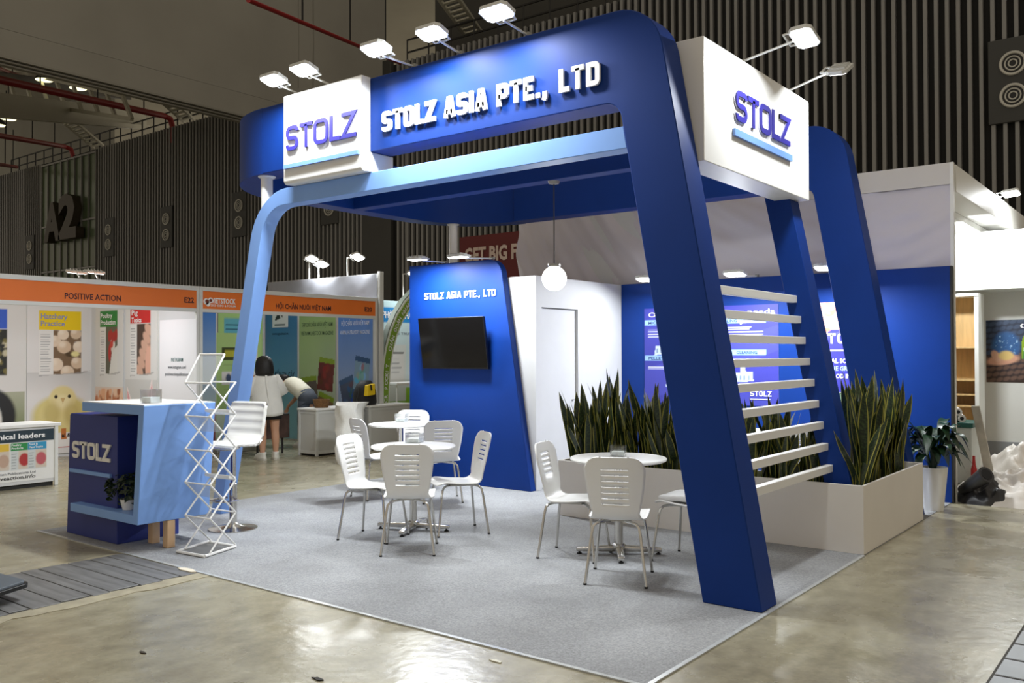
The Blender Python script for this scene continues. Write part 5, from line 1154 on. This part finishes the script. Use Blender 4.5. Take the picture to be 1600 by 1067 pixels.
# poster in the neighbouring booth
pl, pr = PY(1541, 550, YP).x, PY(1541, 550, YP).x+1.05; zb_, zt_ = PY(1542, 597, YP).z, PY(1541, 500.5, YP).z; w_, h_ = pr-pl, zt_-zb_
k = Ink(110, 90, w_, h_, (40, 44, 60)); s_ = w_
k.grad(0, h_, (62, 44, 38), (38, 52, 78))
for i in range(13):
    for j in range(16):
        x = (j+.5*(i % 2))*.085*s_-.1; y = i*.09*h_+.02+.25*(x)*.5; c = (112, 86, 74) if y < h_*.45 else (64, 80, 108); k.ell(x, y, .045*s_, .026*s_, c, .5, .45)
k.ell(.24*s_, .58*h_, .17*s_, .23*h_, (52, 100, 160), .3); k.speck(.10*s_, .42*h_, .38*s_, .76*h_, [(170, 210, 240), (90, 150, 210), (40, 80, 140)], 60, .004, .014); k.ell(.2*s_, .36*h_, .2*s_, .08*h_, (224, 168, 140), .3, .15); k.ell(.12*s_, .42*h_, .05*s_, .1*h_, (228, 178, 150), .3, .5); k.ell(.24*s_, .43*h_, .09*s_, .075*h_, (236, 204, 130), .4)
k.poly(fil([(.43*s_, .38*h_), (1.2*s_, .38*h_), (1.2*s_, .84*h_), (.43*s_, .84*h_, .2*h_)]), (150, 184, 20)); k.grad(.38*h_, .52*h_, (66, 140, 70), (110, 164, 40), .44*s_, 9); k.ell(.82*s_, .58*h_, .05*s_, .07*h_, (40, 50, 30), .2)
t = thing('grain_poster', 'dark poster of woven grain rows with cupped hands and a green panel', 'poster', ((pl+pr)/2, YP-.01, zb_)); sheet('printed_sheet', k, (pl, YP-.002, zb_), X1, Z1, -Y1, t)
a = PY(1586, 513, YP); txt('BUHLER', (pl+.47*s_, YP-.010, zb_+.875*h_), X1, Z1, -Y1, INKW, t, width=.34, height=.042, bold=.04); txt('Pelleting', (pl+.45*s_, YP-.010, zb_+.50*h_), X1, Z1, -Y1, INKW, t, width=.3, height=.05, bold=.01)
bm = B(); tube(bm, [(pl+.44*s_, YP-.008, zb_+.90*h_), (pl+.44*s_, YP-.0065, zb_+.90*h_)], .03, 14); ob('emblem', bm, INKW, t); bm = B(); tube(bm, [(pl+.455*s_, YP-.0095, zb_+.90*h_), (pl+.455*s_, YP-.008, zb_+.90*h_)], .02, 14); ob('emblem_cut', bm, M('emblem_navy', (40, 52, 78), .5), t)
# lamp on the neighbour fascia
hd = PY(1580, 303, 9.5); flood((-.05, 9.5, 3.57), (hd.x, 9.5, hd.z), (.1, -.1, -1), 'pale floodlight above the white booth fascia', 'neighbour floodlights', power=1.6, wd=.3, dp=.2, side=(1, 0, 0))
flood((-.45, 8.2, 3.195), (-.45, 8.38, 3.02), (.15, .75, -.7), 'floodlight under the soffit of the white booth aimed at its rear wall', 'neighbour floodlights', power=1.3)
# heap of plastic
PLW = M('plastic_sheet', (216, 210, 202), .42, var=.06, scale=6, spec=.6); PLB = M('black_sheet', (36, 36, 38), .35)
def heap(name, c, sx, sy, sz, seed, mat, label):
    bm = B(); n = 72; rows = []; c = V(c)
    for i in range(n//2+1):
        r0 = i/(n//2); row = []
        for j in range(n if i else 1):
            a = j*2*math.pi/n; ed = 1+.22*noise.noise(V((math.cos(a)*1.6+seed, math.sin(a)*1.6, seed*3)))
            p = V((math.cos(a)*r0*sx*ed, math.sin(a)*r0*sy*ed, 0)); q = V((p.x*3.2+seed*5, p.y*3.2, seed))
            rd = 1-1.8*abs(noise.noise(q)); rd2 = 1-1.8*abs(noise.noise(q*2.6+V((3, 1, 0)))); rd3 = 1-1.8*abs(noise.noise(q*5.5))
            env = max(0, 1-r0**2.2); jv = noise.noise_vector(q*1.7)*.05*env
            p.z = sz*env*(.52+.36*rd+.16*rd2+.07*rd3)+.012*(1-r0)
            if r0 < .97: p.z += .02*rd2
            row.append(bm.verts.new(c+p+V((jv.x, jv.y, 0))+V((0, 0, .0 if r0 < 1 else -p.z))))
        rows.append(row)
    for i in range(len(rows)-1):
        A, C = rows[i], rows[i+1]
        for j in range(n):
            if i == 0: bm.faces.new((A[0], C[j], C[(j+1) % n]))
            else: bm.faces.new((A[j], C[j], C[(j+1) % n], A[(j+1) % n]))
    return ob(name, bm, mat, smooth='all', label=label, cat='plastic sheet')
g = G(1556, 790); heap('plastic_heap', (g.x+.24, g.y+.40, 0), .85, .42, .30, 1, PLW, 'crumpled white plastic sheeting heaped lowest beside the aisle')
g = G(1585, 757); heap('plastic_heap', (g.x+.34, g.y-.02, 0), .80, .62, .52, 2, PLW, 'taller heap of crumpled white plastic by the grain poster wall')
g = G(1510, 788); heap('black_plastic_heap', (g.x+.14, g.y+.22, 0), .26, .22, .22, 3, PLB, 'crumpled black sheeting beside the blue partition end')
t = thing('black_roll', 'black rolled matting lying across the crumpled plastic', 'roll', G(1535, 775)); A, C = PX(1498, 757, .15), PX(1545, 727, .35); A = G(1500, 768, .12)+V((0, .1, 0)); C = G(1540, 742, .33)+V((0, .05, 0))
ob('roll_outer', tube(B(), [A, C], [.05, .085], 18), PLB, t, True); d_ = (C-A).normalized(); ob('roll_core', tube(B(), [C, C+d_*.004], .06, 16), M('roll_hollow', (10, 10, 10), .8), t)
# stray scraps on the floor
for i, (px, py, wdt, c, lb_) in enumerate(((293, 893, .12, (214, 206, 188), 'torn pale tape scrap by the carpet edge'), (497, 1062, .05, (40, 36, 30), 'dark chip on the bare concrete before the carpet'), (223, 1020, .035, (60, 52, 40), 'small dark chip on the bare concrete near the trench plates'), (776, 1034, .05, (216, 214, 200), 'tiny white scrap beside the carpet edge'))):
    P = G(px, py); bm = B(); rs = random.Random(i); q = [(P.x+wdt*math.cos(a)*rs.uniform(.5, 1), P.y+.35*wdt*math.sin(a)*rs.uniform(.5, 1)) for a in [j*2*math.pi/9 for j in range(9)]]
    ob('floor_scrap', prism(bm, q, 'z', .010 if i in (0,) else .001, .016 if i == 0 else .006), M('scrap%d' % i, c, .8), label=lb_, cat='scrap')
# partly seen dark cart corner at the frame edge
P = G(0, 938, .06); t = thing('cart_corner', 'black rounded corner of a low trolley deck on the trench plates', 'trolley', (P.x-.3, P.y, 0)); 
pts = fil([(P.x-.75, P.y-.18), (P.x+.03, P.y-.10, .05), (P.x-.10, P.y+.20, .06), (P.x-.85, P.y+.15)]); ob('deck', bev(prism(B(), pts, 'z', .10, .13), .006, 2), M('deck_grey', (88, 96, 104), .5), t); ob('deck_rim', bev(prism(B(), [(x+(x-P.x+.4)*.05, y+(y-P.y)*.08) for x, y in pts], 'z', .085, .115), .006, 2), BLACK, t)
for dx, dy in ((-.14, .0), (-.6, -.08), (-.65, .1)): ob('caster', tube(B(), [(P.x+dx-.015, P.y+dy, .045), (P.x+dx+.015, P.y+dy, .045)], .035, 14), BLACK, t, True); ob('caster_fork', bar(B(), (P.x+dx, P.y+dy, .05), (P.x+dx, P.y+dy, .09), .02, .02), STEEL, t)
# ================================================================== PEOPLE
SKIN = M('skin', (196, 150, 122), .55); HAIR = M('black_hair', (16, 13, 13), .45, bump=.5, bscale=90); SHIRT = M('white_blouse', (228, 228, 224), .7, var=.03, scale=10, bump=.3, bscale=18); SHORT = M('black_cloth', (18, 18, 20), .8); JEAN = M('grey_denim', (72, 80, 92), .8, var=.12, scale=14); TEE = M('cream_tee', (226, 224, 206), .75, bump=.3, bscale=16); SHOE = M('white_sneaker', (226, 224, 216), .5); SOLE = M('sneaker_sole', (200, 196, 186), .6)
def body(name, joints, edges, parent):
    # joints: name -> (pos, rx, ry); one continuous skinned figure
    nm = list(joints); me = bpy.data.meshes.new(name); me.from_pydata([joints[n][0] for n in nm], [(nm.index(a), nm.index(b)) for a, b in edges], [])
    o = bpy.data.objects.new(name, me); COL.objects.link(o); sk = o.modifiers.new('s', 'SKIN'); ss_ = o.modifiers.new('u', 'SUBSURF'); ss_.levels = ss_.render_levels = 2
    for i, n_ in enumerate(nm):
        d = me.skin_vertices[0].data[i]; d.radius = joints[n_][1:3]; d.use_root = (n_ == 'pelvis')
    dg = bpy.context.evaluated_depsgraph_get(); m2 = bpy.data.meshes.new_from_object(o.evaluated_get(dg)); bpy.data.objects.remove(o)
    m2.materials.clear(); return ob(name, m2, SKIN, parent, 'all')
def hand(J, E, side, wrist, d, palm_n):
    d = V(d).normalized(); s = d.cross(V(palm_n)).normalized(); w = V(wrist); J['palm'+side] = (w+d*.055, .026, .014); E.append(('wrist'+side, 'palm'+side))
    for i, (of, ln) in enumerate(((-.028, .065), (-.01, .078), (.01, .072), (.028, .056))):
        a, b = 'k%d%s' % (i, side), 'f%d%s' % (i, side); J[a] = (w+d*.095+s*of, .0085, .0085); J[b] = (w+d*(.095+ln*.6)+s*of+V(palm_n)*.02, .007, .007); E += [('palm'+side, a), (a, b)]
    J['t0'+side] = (w+d*.06-s*.04, .009, .009); J['t1'+side] = (w+d*.095-s*.052+V(palm_n)*.012, .0075, .0075); E += [('palm'+side, 't0'+side), ('t0'+side, 't1'+side)]
def shoe(P, d, par):
    P, d = V(P), V(d).normalized(); m = Matrix.Rotation(math.atan2(d.y, d.x), 3, 'Z')
    def rg(x, z, rx, ry): return (P+m @ V((x*1.15, 0, z*1.1)), rx*1.15, ry*1.12, m)
    u = ob('shoe', loft(B(), [rg(.03, .012, .135, .048), rg(.03, .04, .135, .05), rg(.01, .075, .10, .045), rg(-.045, .105, .055, .042)], 18), SHOE, par, 'all'); ob('sole', loft(B(), [rg(.03, .0, .140, .052), rg(.03, .022, .140, .052)], 18), SOLE, u)
# standing woman, back to the camera, facing -x
def woman(P, label):
    t = thing('person', label, 'person', P); P = V(P); f = V((-.92, .38, 0)); s = V((f.y, -f.x, 0))    # s: her right
    q = lambda a, b, z: P+s*(a-.07*min(1, max(0, (z-.65)/.5)))+f*b+V((0, 0, z))
    J = {'pelvis': (q(0, 0, .82), .15, .11), 'waist': (q(0, 0, .95), .125, .09), 'chest': (q(0, 0, 1.13), .15, .10), 'shoulder': (q(0, 0, 1.24), .08, .07), 'neck': (q(0, .01, 1.31), .045, .045), 'jaw': (q(0, .03, 1.385), .062, .072), 'skull': (q(0, .015, 1.45), .075, .088), 'crown': (q(0, .0, 1.50), .05, .06)}
    E = [('pelvis', 'waist'), ('waist', 'chest'), ('chest', 'shoulder'), ('shoulder', 'neck'), ('neck', 'jaw'), ('jaw', 'skull'), ('skull', 'crown')]
    J['nose'] = (q(0, .115, 1.425), .010, .010); E.append(('skull', 'nose'))
    for sd, k_ in (('R', 1), ('L', -1)):
        J['hip'+sd] = (q(k_*.09, 0, .76), .098, .10); J['knee'+sd] = (q(k_*.095, .01, .43), .062, .062); J['calf'+sd] = (q(k_*.097, -.015, .30), .060, .062); J['ankle'+sd] = (q(k_*.10, -.02, .10), .036, .038); J['toe'+sd] = (q(k_*.11, .10, .035), .034, .025)
        J['sh'+sd] = (q(k_*.16, 0, 1.21), .055, .055); J['el'+sd] = (q(k_*.235, .04, .98), .042, .042); J['wrist'+sd] = (q(k_*.16, .22, .93), .028, .026)
        E += [('pelvis', 'hip'+sd), ('hip'+sd, 'knee'+sd), ('knee'+sd, 'calf'+sd), ('calf'+sd, 'ankle'+sd), ('ankle'+sd, 'toe'+sd), ('shoulder', 'sh'+sd), ('sh'+sd, 'el'+sd), ('el'+sd, 'wrist'+sd)]
        hand(J, E, sd, q(k_*.16, .22, .93), f*.9-s*k_*.4, V((0, 0, -1)))
    body('body', J, E, t)
    m = Matrix.Rotation(math.atan2(f.y, f.x)-math.pi/2, 3, 'Z'); rg = lambda b, z, rx, ry: (q(0, b, z), rx, ry, m)
    bm = loft(B(), [rg(.0, .70, .235, .17), rg(.0, .78, .238, .175), rg(0, .95, .225, .16), rg(0, 1.10, .215, .15), rg(0, 1.20, .205, .135), rg(0, 1.255, .15, .10), rg(.0, 1.29, .075, .07), rg(.005, 1.31, .06, .062)], 30, cap=False)
    bmesh.ops.subdivide_edges(bm, edges=bm.edges[:], cuts=1, smooth=.5)
    for v in bm.verts: nv = noise.noise(v.co*7); v.co += (v.co-q(0, 0, v.co.z)).normalized()*.014*nv; v.co.z += -.05*max(0, -(v.co-q(0, 0, v.co.z)).dot(f)/.17)*max(0, (.85-v.co.z)/.15)
    sh = ob('blouse', bm, SHIRT, t, 'all'); md = sh.modifiers.new('th', 'SOLIDIFY'); md.thickness = .006
    bm = B()
    for z0_, z1_ in ((.72, 1.29),):
        n_ = 9; row = []
        for i in range(n_):
            z = z0_+(z1_-z0_)*i/(n_-1); ry = [(.70, .17), (.95, .16), (1.2, .135), (1.29, .075)]; r_ = next((a[1]+(b[1]-a[1])*(z-a[0])/(b[0]-a[0]) for a, b in zip(ry, ry[1:]) if a[0] <= z <= b[0]), .075); row.append([bm.verts.new(q(u, -r_-.014, z)) for u in (-.016, .016)])
        for a, b in zip(row, row[1:]): bm.faces.new((a[0], a[1], b[1], b[0]))
    ob('back_placket', bm, SHIRT, sh)
    for k_ in (1, -1): 
        bm = tube(B(), [q(k_*.14, 0, 1.225), q(k_*.20, .01, 1.12), q(k_*.255, .03, .97)], [.085, .092, .098], 16); o = ob('sleeve', bm, SHIRT, sh, 'all')
    ob('shorts', loft(B(), [rg(0, .60, .195, .125), rg(0, .70, .20, .13), rg(0, .86, .17, .115)], 22), SHORT, t, 'all')
    hr = loft(B(), [rg(-.04, 1.235, .128, .065), rg(-.03, 1.30, .14, .09), rg(-.015, 1.39, .135, .115), rg(-.005, 1.46, .122, .118), rg(0, 1.515, .095, .095), rg(0, 1.545, .045, .05)], 22); ob('hair', hr, HAIR, t, 'all')
    for k_ in (1, -1): shoe(q(k_*.105, .02, 0), f+s*k_*.25, t)
woman(tuple(G(420, 718)), 'person standing in a loose white blouse and black shorts, seen from behind')
# bending woman
P = G(479, 698); P.z = 0; t = thing('person', 'person bending over in a cream top and grey jeans beside the white counter', 'person', P); f = V((-.98, -.06, 0)).normalized(); s = V((f.y, -f.x, 0)); q = lambda a, b, z: P+s*a+f*b+V((0, 0, z))
J = {'pelvis': (q(0, -.05, .80), .14, .12), 'waist': (q(0, .10, .93), .12, .10), 'chest': (q(0, .28, 1.03), .14, .11), 'shoulder': (q(0, .42, 1.08), .08, .075), 'neck': (q(0, .50, 1.09), .045, .045), 'jaw': (q(0, .58, 1.08), .062, .07), 'skull': (q(0, .64, 1.11), .075, .085), 'crown': (q(0, .69, 1.13), .05, .055), 'nose': (q(0, .66, 1.0), .01, .01)}
E = [('pelvis', 'waist'), ('waist', 'chest'), ('chest', 'shoulder'), ('shoulder', 'neck'), ('neck', 'jaw'), ('jaw', 'skull'), ('skull', 'crown'), ('skull', 'nose')]
for sd, k_ in (('R', 1), ('L', -1)):
    J['hip'+sd] = (q(k_*.085, -.04, .74), .095, .10); J['knee'+sd] = (q(k_*.09, .0, .43), .062, .065); J['ankle'+sd] = (q(k_*.095, -.03, .10), .038, .04); J['toe'+sd] = (q(k_*.10, .09, .035), .034, .025)
    J['sh'+sd] = (q(k_*.15, .40, 1.06), .055, .055); J['el'+sd] = (q(k_*.20, .46, .82), .042, .042); J['wrist'+sd] = (q(k_*.13, .60, .66), .028, .026)
    E += [('pelvis', 'hip'+sd), ('hip'+sd, 'knee'+sd), ('knee'+sd, 'ankle'+sd), ('ankle'+sd, 'toe'+sd), ('shoulder', 'sh'+sd), ('sh'+sd, 'el'+sd), ('el'+sd, 'wrist'+sd)]; hand(J, E, sd, q(k_*.13, .60, .66), f*.5+V((0, 0, -.8)), -s*k_)
body('body', J, E, t)
def rgd(b, z, rx, ry, tilt): m = Matrix.Rotation(math.atan2(f.y, f.x)-math.pi/2, 3, 'Z') @ Matrix.Rotation(-tilt, 3, 'X'); return (q(0, b, z), rx, ry, m)
sh = ob('top', loft(B(), [rgd(.0, .86, .175, .135, .9), rgd(.10, .93, .17, .13, 1.0), rgd(.28, 1.03, .185, .135, 1.1), rgd(.38, 1.07, .18, .12, 1.2), rgd(.46, 1.085, .09, .08, 1.3)], 22), TEE, t, 'all')
for k_ in (1, -1): ob('sleeve', tube(B(), [q(k_*.13, .39, 1.07), q(k_*.17, .42, .99), q(k_*.19, .445, .90)], [.075, .078, .075], 14), TEE, sh, 'all')
bm = loft(B(), [rgd(-.04, .70, .185, .15, .3), rgd(-.04, .80, .18, .15, .5), rgd(.03, .90, .165, .13, .8)], 22); jn = ob('jeans', bm, JEAN, t, 'all')
for k_ in (1, -1): ob('jeans_leg', tube(B(), [q(k_*.085, -.04, .78), q(k_*.09, .0, .44), q(k_*.095, -.03, .09)], [.105, .085, .07], 14), JEAN, jn, 'all'); shoe(q(k_*.10, .0, 0), f+s*k_*.2, t)
ob('hair', loft(B(), [rgd(.50, 1.13, .09, .075, 1.0), rgd(.57, 1.13, .105, .10, 1.2), rgd(.64, 1.12, .105, .105, 1.3), rgd(.70, 1.11, .085, .09, 1.4), rgd(.745, 1.10, .035, .04, 1.5)], 20), HAIR, t, 'all')
# dark trolley of goods in front of the bending woman
P = V((-9.75, 5.05, 0)); t = thing('display_table', 'dark display table cluttered with leaflets between the two women', 'table', P); ob('table_top', bbox(-10.1, -9.4, 4.75, 5.35, .60, .63, .005), M('table_dark', (40, 34, 32), .6), t); ob('cloth_front', box(B(), -9.41, -9.40, 4.75, 5.35, .25, .60), M('table_print', (70, 50, 44), .7, var=.5, scale=7), t)
for dx, dy in ((-.3, -.25), (.27, -.25), (-.3, .22), (.27, .22)): ob('leg', bar(B(), (P.x+dx, P.y+dy, 0), (P.x+dx, P.y+dy, .6), .03, .03), DKST, t)
